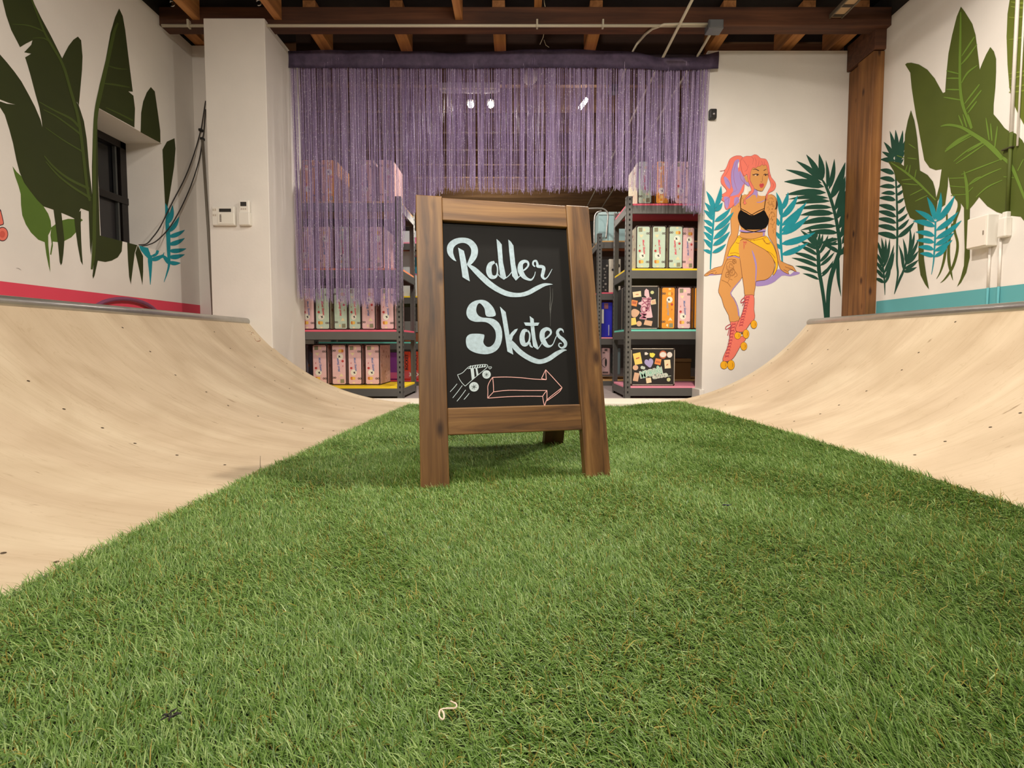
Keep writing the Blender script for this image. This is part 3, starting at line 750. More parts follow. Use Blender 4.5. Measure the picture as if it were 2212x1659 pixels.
for a, b, w in (((1452, 1030), (1330, 903), 40), ((1452, 1000), (1396, 918), 26), ((1460, 1040), (1590, 985), 44), ((1462, 1005), (1540, 962), 26), ((1470, 1020), (1600, 1000), 26), ((1636, 1080), (1565, 985), 40),
                ((1632, 1060), (1748, 1068), 40), ((1632, 1010), (1788, 985), 46), ((1634, 950), (1802, 928), 44), ((1632, 890), (1788, 828), 46), ((1630, 815), (1788, 748), 44), ((1634, 770), (1735, 618), 44), ((1628, 690), (1670, 508), 46), ((1616, 660), (1600, 490), 40)):
    pl.leaf(a, b, w, 2, .06)
pl.stroke([(1455, 1278, 4), (1455, 1150, 26), (1452, 1030, 44), (1456, 990, 20)], layer=2); pl.stroke([(1587, 1252, 4), (1615, 1170, 14), (1636, 1080, 22), (1632, 950, 34), (1628, 800, 40), (1618, 690, 34), (1610, 640, 10)], layer=2)
fit_opening(pl.done('painted_fern', TEAL, wall_left))
pl.start()
pl.poly([(-60, 520), (0, 545), (14, 580), (26, 630), (36, 685), (18, 702), (-60, 702)], 0, 2); pl.ell((22, 788), 56, 70, 0)
pl.done('painted_skate', DLINE, wall_left)
pl.start()
pl.poly([(-60, 540), (-3, 562), (8, 590), (20, 640), (28, 680), (14, 694), (-60, 694)], 1, 2); pl.ell((22, 788), 49, 62, 1); 
pl.done('painted_skate', CORAL, wall_left)
pl.start(); pl.ell((20, 790), 26, 34, 2); pl.done('painted_skate', mat('paint_coral_dark', (214, 92, 78), .7), wall_left)
pl.start(); pl.stroke([(155, 1118, 3), (180, 1122, 8), (205, 1138, 3)], layer=0); pl.done('scuff_mark', mat('scuff_grey', (176, 168, 164), .8), wall_left)

# ---------------------------------------------------------------- right wall
pr_ = Paint(lambda x, y: onX(x, y, XR), 1900, 0, 5.027, (-1, 0, 0))
stripe('painted_stripe', XR, -1, .42, .672, -2.0, 3.112, AQUA, wall_right)
def E2(pts): return [(1900 + x / 5.027, y / 5.027) for x, y in pts]
def D2(pts): return [(1880 + x / 3.949, 260 + y / 3.949) for x, y in pts]
pr_.frame(0, 0, 1.); pr_.start()
pr_.poly(E2([(280, 700), (300, 684), (345, 680), (430, 700), (520, 755), (600, 850), (650, 940), (690, 1010), (714, 1000), (722, 880), (732, 760), (750, 580), (790, 380), (840, 180), (885, 72), (930, 130), (1010, 260), (1045, 380), (1060, 500), (1090, 755), (1120, 680), (1160, 590), (1205, 510), (1245, 560), (1268, 640), (1268, 780), (1260, 950), (1242, 1130), (1240, 1240), (1300, 1310), (1360, 1390), (1400, 1420), (1480, 1450), (1550, 1520), (1620, 1640), (1800, 1900)])
         + D2([(1600, 700), (1500, 900), (1330, 880), (1285, 822), (1180, 812), (1080, 782), (1000, 732), (930, 655), (885, 715), (852, 752), (848, 900), (850, 1080), (850, 1170), (820, 1300), (775, 1385), (741, 1420), (770, 1350), (800, 1240), (806, 1100), (802, 900), (800, 745), (775, 710), (740, 690), (690, 620), (668, 485), (655, 440), (620, 415), (560, 425), (508, 405), (462, 340), (440, 220), (420, 110), (402, 0)])
         + E2([(440, 1450), (400, 1270), (372, 1100), (350, 950), (335, 790)]), 1)
pr_.frame(1880, 260, 3.949)
pr_.poly([(612, 400), (668, 440), (663, 560), (640, 720), (612, 740), (606, 640), (570, 700), (556, 690), (590, 560)], 1)
pr_.stroke([(750, 680, 20), (760, 740, 30), (722, 860, 26), (720, 940, 22), (745, 1040, 22), (738, 1140, 24), (700, 1260, 22), (640, 1350, 14), (600, 1386, 3)], layer=1)
pr_.stroke([(700, 880, 14), (672, 1060, 22), (672, 1200, 26), (690, 1300, 18), (706, 1364, 3)], layer=1)
pr_.stroke([(655, 800, 14), (650, 1020, 22), (632, 1180, 22), (600, 1290, 14), (566, 1352, 3)], layer=1)
big = pr_.done('painted_banana_leaf', OL2, wall_right)
pr_.start()
pr_.poly([(349, -88), (364, -40), (378, 0), (392, 80), (402, 150), (415, 300), (426, 428), (490, 465), (536, 522), (556, 590), (564, 655), (576, 700), (560, 800), (462, 862), (455, 1000), (460, 1180), (480, 1320), (503, 1442), (470, 1400), (430, 1320), (412, 1200), (414, 1000), (400, 860), (340, 830), (310, 760), (285, 650), (270, 560), (222, 505), (200, 430), (152, 352), (190, 350), (250, 360), (288, 390), (292, 250), (298, 120), (322, 0)], 2)
pr_.done('painted_banana_leaf', mat('paint_olive_mid', (68, 80, 22), .7, noise=.1, nscale=5), wall_right)
pr_.frame(1900, 0, 5.027); pr_.start()
pr_.poly([(1424, -60), (1412, 20), (1392, 150), (1382, 400), (1392, 700), (1412, 950), (1440, 1080), (1500, 1220), (1569, 1350), (1700, 1500), (1750, 1500), (1750, -60)], 1.5)
uppr = pr_.done('painted_banana_leaf', OL3, wall_right)
pr_.start()
for y in (20, 70): pr_.stroke([(1430, y, 10), (1500, y + 10, 22), (1660, y + 20, 26)], layer=4)
for y0, y1 in ((185, 185), (430, 400), (800, 770), (860, 810), (945, 925), (1000, 985)): pr_.stroke([(1410, y0, 8), (1480, (y0 + y1) / 2 + 6, 16), (1680, y1 - 20, 20)], layer=4)
pr_.done('leaf_vein', mat('paint_vein_light', (124, 138, 48), .7), uppr)
pr_.start()
pr_.stroke([(886, 130, 14), (882, 400, 24), (876, 700, 28), (880, 950, 30), (905, 1130, 34), (960, 1290, 26), (1000, 1400, 14)], layer=4)
pr_.stroke([(668, 1372, 10), (740, 1356, 24), (830, 1365, 28), (920, 1395, 34), (1050, 1475, 44), (1160, 1550, 52), (1260, 1640, 56), (1340, 1730, 44)], layer=4)
for s in ([(730, 768), (860, 800)], [(735, 850), (870, 850)], [(728, 970), (880, 975)], [(700, 1055), (880, 1085)], [(895, 610), (1035, 400)], [(890, 700), (960, 620), (1062, 480)], [(895, 900), (960, 790), (1065, 710)], [(925, 1130), (1090, 915)], [(945, 1190), (1110, 980)], [(960, 1230), (1060, 1100)],
          [(862, 1250), (910, 1370)], [(910, 1240), (950, 1380)], [(965, 1240), (1010, 1390)], [(715, 1640), (880, 1520), (1010, 1450)], [(960, 1650), (1140, 1540)], [(1160, 1280), (1195, 1520)], [(1210, 1340), (1225, 1530)], [(1285, 1370), (1255, 1600)]):
    pr_.stroke([(p[0], p[1], 9 if i in (0, len(s) - 1) else 20) for i, p in enumerate(s)] if len(s) > 2 else [(s[0][0], s[0][1], 8), ((s[0][0] + s[1][0]) / 2, (s[0][1] + s[1][1]) / 2, 18), (s[1][0], s[1][1], 12)], layer=4)
pr_.frame(1880, 260, 3.949)
for s in ([(640, 270), (760, 190), (880, 125)], [(650, 245), (750, 165), (860, 108)], [(715, 350), (840, 250), (965, 180)], [(735, 370), (860, 285), (985, 200)], [(780, 462), (940, 400), (1110, 335)], [(830, 560), (980, 470), (1120, 410)], [(905, 655), (1000, 570), (1130, 510)], [(675, 495), (810, 490)], [(680, 560), (810, 570)], [(690, 640), (820, 630)], [(845, 545), (900, 500), (945, 480)], [(840, 610), (880, 570)], [(1140, 480), (1230, 490)], [(1260, 430), (1311, 330)],
          [(230, 300), (290, 320)]):
    pr_.stroke([(p[0], p[1], 12) for p in s], layer=4, taper=True)
pr_.stroke([(1110, 300, 26), (1200, 380, 30), (1260, 510, 26), (1311, 640, 22), (1360, 760, 16)], layer=4)
pr_.stroke([(803, 432, 6), (815, 490, 22), (826, 560, 26), (832, 690, 26), (830, 760, 16)], layer=4)
pr_.done('leaf_vein', VE2, big)
pr_.start()
pr_.stroke([(180, 360, 6), (300, 440, 18), (420, 540, 20), (560, 680, 10)], layer=4)
for s in ([(300, 440), (320, 380)], [(330, 460), (345, 380)], [(380, 500), (395, 420)], [(280, 540), (410, 550)], [(270, 510), (360, 500)], [(340, 640), (460, 580)], [(385, 690), (490, 640)], [(330, 200), (390, 240)], [(320, 320), (400, 330)]):
    pr_.stroke([(s[0][0], s[0][1], 5), ((s[0][0] + s[1][0]) / 2, (s[0][1] + s[1][1]) / 2, 9), (s[1][0], s[1][1], 5)], layer=4)
pr_.done('leaf_vein', VE2, big)
pr_.start()
for a, b, w in (((215, 345), (85, 335), 40), ((205, 455), (82, 420), 44), ((212, 515), (78, 492), 44), ((215, 570), (78, 565), 40), ((215, 625), (95, 622), 38), ((217, 680), (72, 662), 44), ((220, 765), (68, 722), 46), ((222, 822), (62, 775), 46), ((224, 875), (58, 838), 46), ((226, 935), (52, 898), 46), ((230, 1005), (52, 962), 50),
                ((205, 355), (92, 335), 40), ((200, 330), (102, 268), 36), ((200, 320), (118, 185), 38), ((205, 315), (168, 92), 40), ((212, 310), (216, 82), 40), ((218, 320), (278, 86), 40), ((220, 340), (302, 165), 40), ((215, 360), (296, 262), 36), ((215, 385), (285, 330), 34),
                ((225, 575), (272, 535), 22), ((225, 640), (292, 585), 26), ((227, 705), (292, 660), 26), ((230, 800), (302, 730), 30), ((230, 865), (322, 792), 30), ((230, 935), (332, 842), 32), ((234, 1000), (376, 868), 40),
                ((100, 1185), (42, 1000), 26), ((104, 1205), (96, 1000), 30), ((108, 1225), (132, 1008), 28), ((112, 1260), (166, 1008), 30), ((116, 1310), (202, 1065), 32), ((120, 1355), (206, 1125), 30), ((124, 1395), (175, 1245), 24), ((106, 1250), (38, 1115), 30), ((110, 1300), (38, 1195), 30), ((113, 1345), (36, 1262), 32), ((118, 1385), (36, 1345), 32),
                ((282, 1292), (398, 1252), 32), ((290, 1270), (412, 1190), 34), ((300, 1232), (412, 1115), 34), ((310, 1205), (414, 1010), 32), ((325, 1165), (338, 900), 26), ((302, 1215), (280, 1008), 28), ((282, 1275), (244, 1062), 28), ((325, 1150), (378, 955), 28)):
    pr_.leaf(a, b, w, 1 if b[0] < 500 else 0, .05)
pr_.stroke([(215, 300, 8), (218, 450, 14), (228, 700, 16), (232, 950, 18), (228, 1200, 16), (236, 1320, 16), (206, 1482, 4)], layer=1)
pr_.stroke([(126, 1490, 4), (122, 1370, 14), (108, 1240, 14), (98, 1170, 8)], layer=1); pr_.stroke([(206, 1482, 4), (250, 1360, 20), (285, 1280, 18), (325, 1140, 12), (340, 1020, 6)], layer=1)
pr_.done('painted_palm_frond', PALM, wall_right)
pr_.start()
for a, b, w in (((545, 1160), (425, 1135), 40), ((545, 1100), (408, 1080), 42), ((548, 1040), (396, 1025), 44), ((550, 985), (390, 952), 46), ((555, 905), (365, 858), 50), ((553, 870), (386, 766), 46), ((553, 850), (488, 655), 44), ((562, 850), (605, 615), 40), ((566, 865), (722, 645), 50), ((562, 940), (754, 780), 46), ((560, 1010), (780, 855), 48), ((555, 1065), (718, 958), 44), ((550, 1115), (702, 1020), 40), ((548, 1165), (662, 1078), 34)):
    pr_.leaf(a, b, w, 3, .05)
pr_.stroke([(524, 1314, 4), (540, 1220, 10), (548, 1120, 14), (556, 980, 16), (558, 860, 14)], layer=3)
pr_.done('painted_fern', TEAL, wall_right)

# ---------------------------------------------------------------- back wall: palms and the woman
pb = Paint(lambda x, y: onY(x, y, YB), 1690, 320, 4.367, (0, -1, 0))
pb.start()
for a, b, w in (((370, 330), (32, 203), 50), ((392, 365), (18, 316), 76), ((410, 420), (30, 440), 62), ((430, 470), (58, 482), 40), ((450, 500), (90, 530), 44), ((465, 560), (140, 575), 44), ((482, 615), (170, 632), 60), ((494, 668), (148, 722), 54), ((512, 735), (175, 772), 46), ((525, 800), (230, 800), 52), ((528, 855), (350, 905), 36), ((532, 905), (375, 912), 30), ((535, 985), (400, 915), 40),
                ((365, 305), (132, 122), 52), ((355, 290), (226, 62), 56), ((372, 310), (346, 56), 60), ((425, 380), (410, 115), 36), ((440, 390), (490, 103), 46), ((455, 480), (592, 136), 72), ((494, 590), (592, 266), 60), ((512, 670), (658, 282), 84), ((535, 760), (668, 395), 80), ((545, 850), (662, 495), 66), ((562, 905), (646, 690), 50), ((548, 1010), (617, 878), 44), ((530, 1000), (553, 1398), 34),
                ((345, 1240), (192, 1182), 30), ((342, 1180), (122, 1110), 36), ((340, 1120), (88, 1035), 40), ((336, 1065), (102, 985), 42), ((332, 1010), (150, 918), 40), ((328, 955), (170, 880), 40), ((322, 930), (172, 775), 42), ((316, 890), (245, 755), 40),
                ((368, 1215), (482, 1060), 30), ((362, 1190), (515, 1055), 24), ((356, 1110), (492, 982), 34), ((352, 1075), (462, 940), 34), ((346, 1000), (432, 820), 34), ((338, 960), (382, 808), 32), ((328, 925), (352, 795), 30), ((400, 930), (520, 870), 26), ((360, 900), (480, 840), 24), ((320, 850), (318, 770), 26)):
    pb.leaf(a, b, w, 0, .04)
pb.stroke([(430, 1600, 34), (432, 1400, 40), (458, 1220, 44), (510, 1060, 42), (540, 960, 36), (534, 840, 36), (500, 640, 30), (450, 460, 30), (400, 340, 22), (360, 280, 10)], layer=0)
pb.stroke([(408, 1600, 30), (392, 1440, 32), (368, 1280, 34), (345, 1150, 36), (338, 1000, 34), (322, 900, 26), (305, 800, 10)], layer=0)
pb.done('painted_palm_frond', PALM, wall_back)
pb.frame(1500, 300, 3.19); pb.start()
for a, b, w in (((118, 790), (60, 765), 26), ((122, 755), (62, 690), 32), ((124, 705), (62, 640), 32), ((126, 655), (64, 600), 32), ((128, 605), (62, 558), 30), ((130, 560), (64, 490), 32), ((132, 530), (70, 438), 32), ((136, 505), (82, 360), 36), ((140, 480), (182, 326), 34),
                ((142, 500), (192, 440), 30), ((138, 570), (248, 480), 34), ((134, 630), (268, 505), 36), ((130, 690), (242, 578), 36), ((126, 735), (242, 640), 36), ((122, 785), (216, 725), 28)):
    pb.leaf(a, b, w, 0 if b[0] < 150 else 12, .06)
pb.stroke([(110, 900, 8), (114, 800, 12), (122, 690, 14), (132, 560, 14), (140, 470, 10)], layer=0)
pb.done('painted_fern', TEAL, wall_back)
pb.start()
for a, b, w in (((598, 540), (564, 368), 34), ((602, 490), (646, 368), 34), ((600, 545), (712, 392), 42), ((598, 600), (772, 438), 44), ((596, 660), (790, 530), 44), ((595, 725), (832, 645), 46), ((596, 800), (782, 718), 40), ((596, 640), (745, 490), 40), ((580, 600), (560, 540), 26), ((588, 690), (560, 640), 26), ((594, 760), (562, 720), 24)):
    pb.leaf(a, b, w, .5, .05)
pb.stroke([(606, 860, 10), (600, 780, 16), (594, 680, 18), (598, 560, 18), (602, 480, 10)], layer=.5)
pb.done('painted_fern', TEAL, wall_back)

# the woman: shapes and their outlines, from the wall outwards
woman = []
UP = (1540, 320, 8.294); LO = (1510, 480, 4.878)
first = [None]
def put(name, m, shapes, par=None):
    """shapes: (frame, points, layer, smoothing)"""
    pb.start()
    for fr_, pts, lay, k in shapes:
        pb.frame(*fr_); pb.poly(pts, lay, k)
    o = pb.done(name, m, par or wall_back); return o
LSH = [(590, 620), (700, 610), (775, 560), (825, 500), (860, 500), (900, 530), (960, 552), (1000, 520), (1060, 530), (1048, 548), (965, 570), (930, 566), (870, 565), (800, 625), (720, 662), (620, 676), (595, 665)]
R_ARM = [(960, 900), (975, 840), (1030, 828), (1090, 850), (1140, 915), (1158, 1010), (1145, 1100), (1140, 1250), (1130, 1450), (1128, 1560), (1135, 1659), (1150, 1760), (1175, 1860), (1195, 1960), (1212, 2020), (1345, 2085), (1430, 2115), (1475, 2185), (1495, 2215), (1460, 2205), (1385, 2175), (1345, 2215), (1360, 2255), (1300, 2235), (1250, 2205), (1200, 2155), (1160, 2020), (1140, 1890), (1095, 1750), (1030, 1640), (990, 1560), (985, 1420), (1000, 1290), (1012, 1180), (990, 1050)]
L_ARM = [(330, 1080), (400, 1000), (480, 900), (500, 1000), (478, 1100), (455, 1200), (470, 1350), (455, 1500), (432, 1600), (425, 1659), (415, 1720), (320, 1860), (262, 1990), (230, 2100), (185, 2245), (155, 2255), (40, 2265), (-40, 2252), (-90, 2285), (-145, 2290), (-155, 2272), (-85, 2215), (30, 2145), (142, 2118), (180, 2065), (212, 1920), (258, 1720), (290, 1600), (325, 1530), (322, 1400), (312, 1200)]
TORSO = [(500, 850), (620, 830), (640, 780), (700, 760), (745, 735), (800, 775), (815, 850), (930, 855), (1000, 832), (1060, 850), (1020, 1050), (1000, 1260), (965, 1400), (930, 1500), (915, 1600), (700, 1640), (470, 1640), (495, 1500), (490, 1400), (450, 1330), (440, 1230), (470, 1120), (480, 950)]
LEG2 = [(310, 365), (350, 350), (425, 372), (445, 480), (455, 575), (405, 650), (335, 745), (370, 805), (405, 880), (420, 960), (420, 1060), (330, 1060), (310, 980), (262, 890), (236, 800), (205, 740), (210, 680), (230, 580), (265, 460)]
SHORTS = [(415, 140), (440, 160), (520, 178), (600, 172), (700, 145), (740, 190), (782, 250), (815, 340), (828, 430), (822, 490), (795, 545), (775, 556), (800, 480), (800, 430), (750, 345), (690, 292), (600, 240), (520, 195), (470, 180), (432, 195), (420, 300), (425, 368), (380, 352), (310, 362), (305, 340), (330, 270), (380, 200)]
LEG1 = [(430, 196), (470, 180), (530, 202), (620, 252), (690, 290), (755, 350), (793, 430), (785, 510), (750, 572), (690, 610), (600, 622), (592, 680), (580, 740), (570, 790), (487, 790), (472, 690), (452, 560), (432, 400), (415, 280)]
HAIRB = [(530, 165), (450, 138), (380, 150), (300, 200), (262, 290), (222, 380), (165, 412), (120, 415), (210, 408), (162, 490), (138, 560), (150, 640), (220, 720), (243, 775), (190, 815), (120, 858), (178, 870), (148, 930), (200, 965), (205, 1040), (235, 1100), (300, 1080), (360, 1040), (420, 980), (460, 900), (490, 840), (540, 780), (556, 700), (560, 620), (545, 480), (505, 320)]
FACE = [(690, 330), (665, 420), (655, 520), (685, 640), (705, 700), (750, 735), (810, 762), (868, 772), (892, 755), (940, 680), (972, 595), (988, 500), (988, 420), (950, 310), (850, 280)]
HAIRT = [(500, 340), (488, 240), (530, 175), (600, 146), (680, 148), (740, 118), (800, 138), (850, 186), (930, 196), (970, 240), (998, 320), (1010, 420), (1022, 490), (992, 505), (985, 430), (965, 350), (940, 300), (905, 322), (880, 295), (835, 330), (800, 330), (760, 362), (720, 352), (690, 385), (672, 430), (668, 500), (660, 570), (690, 640), (732, 720), (715, 800), (655, 855), (592, 905), (568, 960), (598, 985), (552, 1012), (556, 930), (618, 845), (682, 765), (672, 700), (642, 640), (622, 560), (604, 470), (560, 505), (520, 430)]
LOCK = [(1008, 430), (1042, 530), (1108, 612), (1122, 690), (1082, 760), (1002, 800), (972, 850), (958, 940), (946, 900), (956, 830), (1000, 740), (1030, 680), (1020, 600), (985, 500)]
TOP = [(500, 1108), (540, 1135), (600, 1165), (690, 1212), (790, 1175), (860, 1140), (915, 1112), (960, 1190), (1000, 1270), (992, 1340), (950, 1420), (870, 1455), (700, 1462), (580, 1455), (520, 1420), (480, 1370), (446, 1270), (446, 1200), (470, 1140)]
BOOT1 = [(475, 778), (520, 768), (572, 770), (580, 850), (576, 920), (586, 985), (576, 1030), (540, 1062), (500, 1120), (462, 1156), (410, 1156), (385, 1140), (390, 1090), (430, 1010), (466, 920), (480, 850)]
BOOT2 = [(328, 1052), (370, 1050), (418, 1040), (422, 1090), (395, 1130), (400, 1200), (480, 1200), (487, 1240), (432, 1310), (382, 1400), (332, 1456), (262, 1466), (248, 1440), (270, 1380), (310, 1290), (326, 1180), (336, 1100)]
put('painted_shadow', LILAC, [(LO, LSH, 1, 2), (LO, [(70, 560), (110, 540), (190, 530), (250, 490), (262, 545), (235, 552), (130, 562)], 1, 2)])
body = put('painted_woman', SKIN, [(UP, R_ARM, 2, 2), (UP, L_ARM, 2, 2), (UP, TORSO, 3, 2), (LO, LEG2, 3, 2)])
body['label'] = 'flat painted figure of a seated woman with pink hair'
put('shading', LILAC, [(UP, [(738, 735), (800, 775), (788, 880), (778, 895), (765, 850), (705, 835), (660, 880), (590, 920), (570, 950), (600, 890), (680, 830)], 4, 2), (UP, [(780, 968), (850, 960), (930, 925), (925, 940), (860, 975), (790, 978)], 4, 2),
                       (UP, [(490, 1460), (700, 1500), (930, 1450), (925, 1520), (840, 1500), (700, 1520), (498, 1505)], 4, 2), (UP, [(900, 1510), (925, 1500), (918, 1590), (890, 1600)], 4, 2),
                       (LO, [(295, 372), (350, 350), (425, 372), (425, 382), (350, 362), (300, 382)], 5, 2), (LO, [(455, 585), (405, 650), (335, 745), (372, 815), (408, 890), (422, 980), (412, 985), (398, 890), (362, 810), (326, 745), (395, 650), (450, 590)], 5, 2)], body)
put('shorts', YEL, [(LO, SHORTS, 5, 2)], body)
put('crossed_leg', SKIN, [(LO, LEG1, 6, 2)], body)
put('shading', LILAC, [(LO, [(553, 292), (575, 330), (598, 400), (608, 480), (600, 600), (592, 640), (590, 590), (592, 480), (580, 410), (562, 340)], 7, 2)], body)
hair = put('hair', CORAL, [(UP, HAIRB, 6, 2)], body)
put('hair_streak', LILAC, [(UP, [(470, 212), (420, 208), (380, 250), (350, 340), (322, 420), (316, 560), (335, 690), (362, 750), (330, 820), (305, 862), (380, 850), (455, 822), (500, 740), (520, 690), (560, 640), (636, 690), (650, 650), (570, 560), (520, 470), (480, 400), (460, 440), (446, 360), (450, 290)], 7, 2),
                           (UP, [(190, 520), (230, 520), (290, 590), (318, 680), (300, 735), (250, 690), (210, 620)], 7, 2), (UP, [(190, 880), (240, 870), (300, 900), (290, 1000), (250, 1090), (215, 1040), (200, 960)], 7, 2), (UP, [(380, 900), (450, 880), (470, 960), (430, 1000), (380, 1040)], 7, 2)], body)
put('hair_gap', WHT, [(UP, [(468, 245), (455, 262), (442, 300), (448, 360), (462, 330)], 8, 2), (UP, [(568, 690), (612, 708), (606, 780), (598, 838), (556, 825), (560, 760)], 8, 0)], body)
put('face', SKIN, [(UP, FACE, 8, 2), (UP, [(560, 500), (590, 490), (618, 530), (628, 600), (600, 610), (575, 570)], 9, 2)], body)
put('hair', CORAL, [(UP, HAIRT, 10, 2), (UP, LOCK, 10, 2)], body)
put('crop_top', PBLACK, [(UP, TOP, 6, 2)], body)
put('skate_boot', CORAL, [(LO, BOOT2, 6, 2)], body); put('skate_boot', CORAL, [(LO, BOOT1, 9, 2)], body)
WH = ((575, 1077, 32, 42, 10), (492, 1178, 32, 46, 10), (404, 1195, 32, 36, 10), (470, 1307, 33, 42, 7), (335, 1504, 37, 50, 7), (261, 1505, 36, 40, 7))
pb.start(); pb.frame(*LO)
for x, y, a, b, l in WH: pb.ell((x, y), a + 3, b + 3, l - .6)
for x, y, a, b in ((430, 1185, 14, 10), (450, 1172, 12, 8), (298, 1490, 12, 20)): pb.ell((x, y), a, b, 6.5)
# outlines
for fr_, pts, lay in ((UP, R_ARM[2:-1], 2.5), (UP, L_ARM[4:], 2.5), (LO, LEG2, 3.5), (LO, SHORTS, 5.5), (LO, LEG1[:-1], 6.5), (LO, BOOT2, 6.5), (LO, BOOT1, 9.5)):
    pb.frame(*fr_); pb.stroke(pts, 4.2 * fr_[2] / 4.878, lay, 2, closed=pts in (BOOT1, BOOT2, SHORTS, LEG2))
pb.done('outline', LINE, body)
pb.start(); pb.frame(*LO)
for x, y, a, b, l in WH: pb.ell((x, y), a, b, l)
pb.ell((430, 1186), 12, 12, 10.2); pb.ell((282, 1496), 12, 14, 7.2)
pb.done('skate_wheel', AMBER, body)
pb.start(); pb.frame(*LO)
for x, y, a, b, l in WH: pb.stroke([(x + a * .35, y - b * .55, 3), (x + a * .5, y, 8), (x + a * .35, y + b * .5, 3)], 6, l + .6)
pb.done('skate_wheel', mat('paint_ochre', (196, 132, 14), .7), body)
pb.start(); pb.frame(*UP)
for hp in (HAIRB, HAIRT, LOCK): pb.stroke(hp, 5, 10.6 if hp is not HAIRB else 8.6, 2, closed=True)
for s in ([(380, 240), (335, 400), (320, 560), (345, 720)], [(425, 230), (370, 420), (380, 600), (430, 760)], [(300, 220), (290, 350), (230, 470), (170, 560)], [(290, 1080), (270, 960), (320, 820), (420, 760)], [(200, 950), (260, 900), (330, 860)], [(480, 420), (500, 560), (600, 660)], [(340, 1040), (400, 980), (440, 880)], [(240, 560), (300, 640), (310, 740)]):
    pb.stroke([(p[0], p[1], 5) for p in s], 5, 8.6, 4, taper=True)
for s in ([(520, 200), (570, 260), (620, 350)], [(560, 420), (600, 400), (640, 300)], [(680, 160), (720, 200), (700, 300)], [(740, 170), (770, 240), (760, 340)], [(820, 230), (812, 290), (800, 325)], [(860, 230), (880, 270), (876, 300)], [(920, 240), (915, 290), (905, 320)], [(640, 420), (655, 560), (700, 690)], [(1050, 620), (1080, 660), (1060, 720)]):
    pb.stroke(s, 5, 10.6, 4, taper=True)
pb.done('hair_line', mat('paint_rose', (176, 82, 84), .7), body)
# face: brows, eyes, nose, lips
pb.start(); pb.frame(*UP)
pb.stroke([(705, 388, 4), (760, 382, 12), (818, 410, 14)], 10, 12); pb.stroke([(902, 405, 12), (930, 392, 10), (955, 378, 4)], 10, 12)
pb.stroke([(700, 470, 4), (722, 482, 14), (760, 468, 12), (800, 472, 14), (820, 485, 6)], 12, 12); pb.stroke([(706, 500, 4), (735, 478, 8)], 6, 12)
pb.stroke([(898, 488, 6), (925, 470, 14), (960, 478, 12), (985, 462, 4)], 12, 12); pb.stroke([(970, 490, 8), (990, 480, 3)], 6, 12)
pb.ell((790, 488), 16, 10, 11.5); pb.ell((938, 490), 14, 10, 11.5)
pb.done('eye', DLINE, body)
pb.start(); pb.ell((760, 490), 12, 8, 12.5); pb.done('eye', WHT, body)
pb.start(); pb.stroke([(886, 500, 3), (880, 550, 5), (884, 590, 6)], 5, 12); pb.stroke([(848, 600, 3), (862, 612, 6), (880, 606, 3)], 5, 12); pb.stroke([(930, 690, 2), (890, 758, 5), (868, 774, 6), (810, 764, 5), (750, 737, 3)], 5, 12)
pb.done('face_line', LINE, body)
pb.start(); pb.poly([(826, 662), (850, 636), (868, 644), (885, 632), (908, 656), (898, 692), (868, 714), (840, 702)], 12, 3); pb.done('lips', RED, body)
pb.start(); pb.stroke([(830, 668), (868, 662), (905, 658)], 5, 12.6); pb.done('lips', mat('paint_maroon', (140, 44, 54), .7), body)
# straps, waistbands and shorts seams
pb.start(); pb.frame(*UP)
for s, w in (([(498, 1110), (490, 980), (512, 830)], 12), ([(915, 1112), (930, 980), (955, 830)], 12), ([(498, 1085), (600, 1140), (690, 1195), (740, 1212)], 11), ([(912, 1085), (790, 1140), (700, 1192), (650, 1215)], 11), ([(498, 1502), (600, 1516), (720, 1500), (840, 1470), (880, 1455)], 11), ([(560, 1450), (640, 1482), (740, 1500), (840, 1505), (930, 1495)], 11)):
    pb.stroke(s, w, 7)
pb.done('strap', PBLACK, body)
pb.start(); pb.frame(*LO)
for s in ([(405, 160), (480, 178), (560, 190), (640, 182), (705, 160)], [(385, 215), (420, 222), (440, 190)], [(680, 180), (705, 225), (745, 232)], [(665, 170), (690, 210), (720, 225), (752, 215)], [(690, 295), (760, 330), (800, 380)], [(325, 330), (380, 322), (422, 335)], [(535, 185), (545, 200)], [(575, 180), (580, 200)]):
    pb.stroke([(p[0], p[1], 5) for p in s], 5, 5.8)
pb.done('seam', mat('paint_seam', (166, 104, 26), .7), body)
pb.start()
for s in ([(460, 205), (480, 215), (500, 208)], [(470, 200), (472, 250), (470, 285)], [(480, 205), (490, 240)], [(490, 200), (500, 225)]):
    pb.stroke([(p[0], p[1], 7) for p in s], 7, 7, taper=True)
pb.done('knee_graze', RED, body)
pb.start()   # laces
for (x0, y0), (x1, y1), l in (((510, 790), (440, 1085), 10), ((365, 1075), (292, 1412), 7)):
    n = 11
    for i in range(n):
        t = i / (n - 1); cx, cy = x0 + (x1 - x0) * t, y0 + (y1 - y0) * t
        pb.stroke([(cx - 22, cy + 10), (cx + 20, cy - 10)], 7, l, k=1); pb.stroke([(cx - 20, cy - 8), (cx + 22, cy + 8)], 6, l, k=1)
for s, l in (([(480, 790), (445, 820), (440, 850), (475, 830), (490, 800)], 10), ([(475, 830), (455, 880)], 10), ([(335, 1070), (285, 1100), (282, 1130), (320, 1110), (345, 1080)], 7), ([(320, 1110), (300, 1195)], 7), ([(330, 1110), (318, 1200)], 7)):
    pb.stroke(s, 8, l)
pb.done('lace', mat('paint_crimson', (178, 54, 74), .7), body)
pb.start()   # tattoos
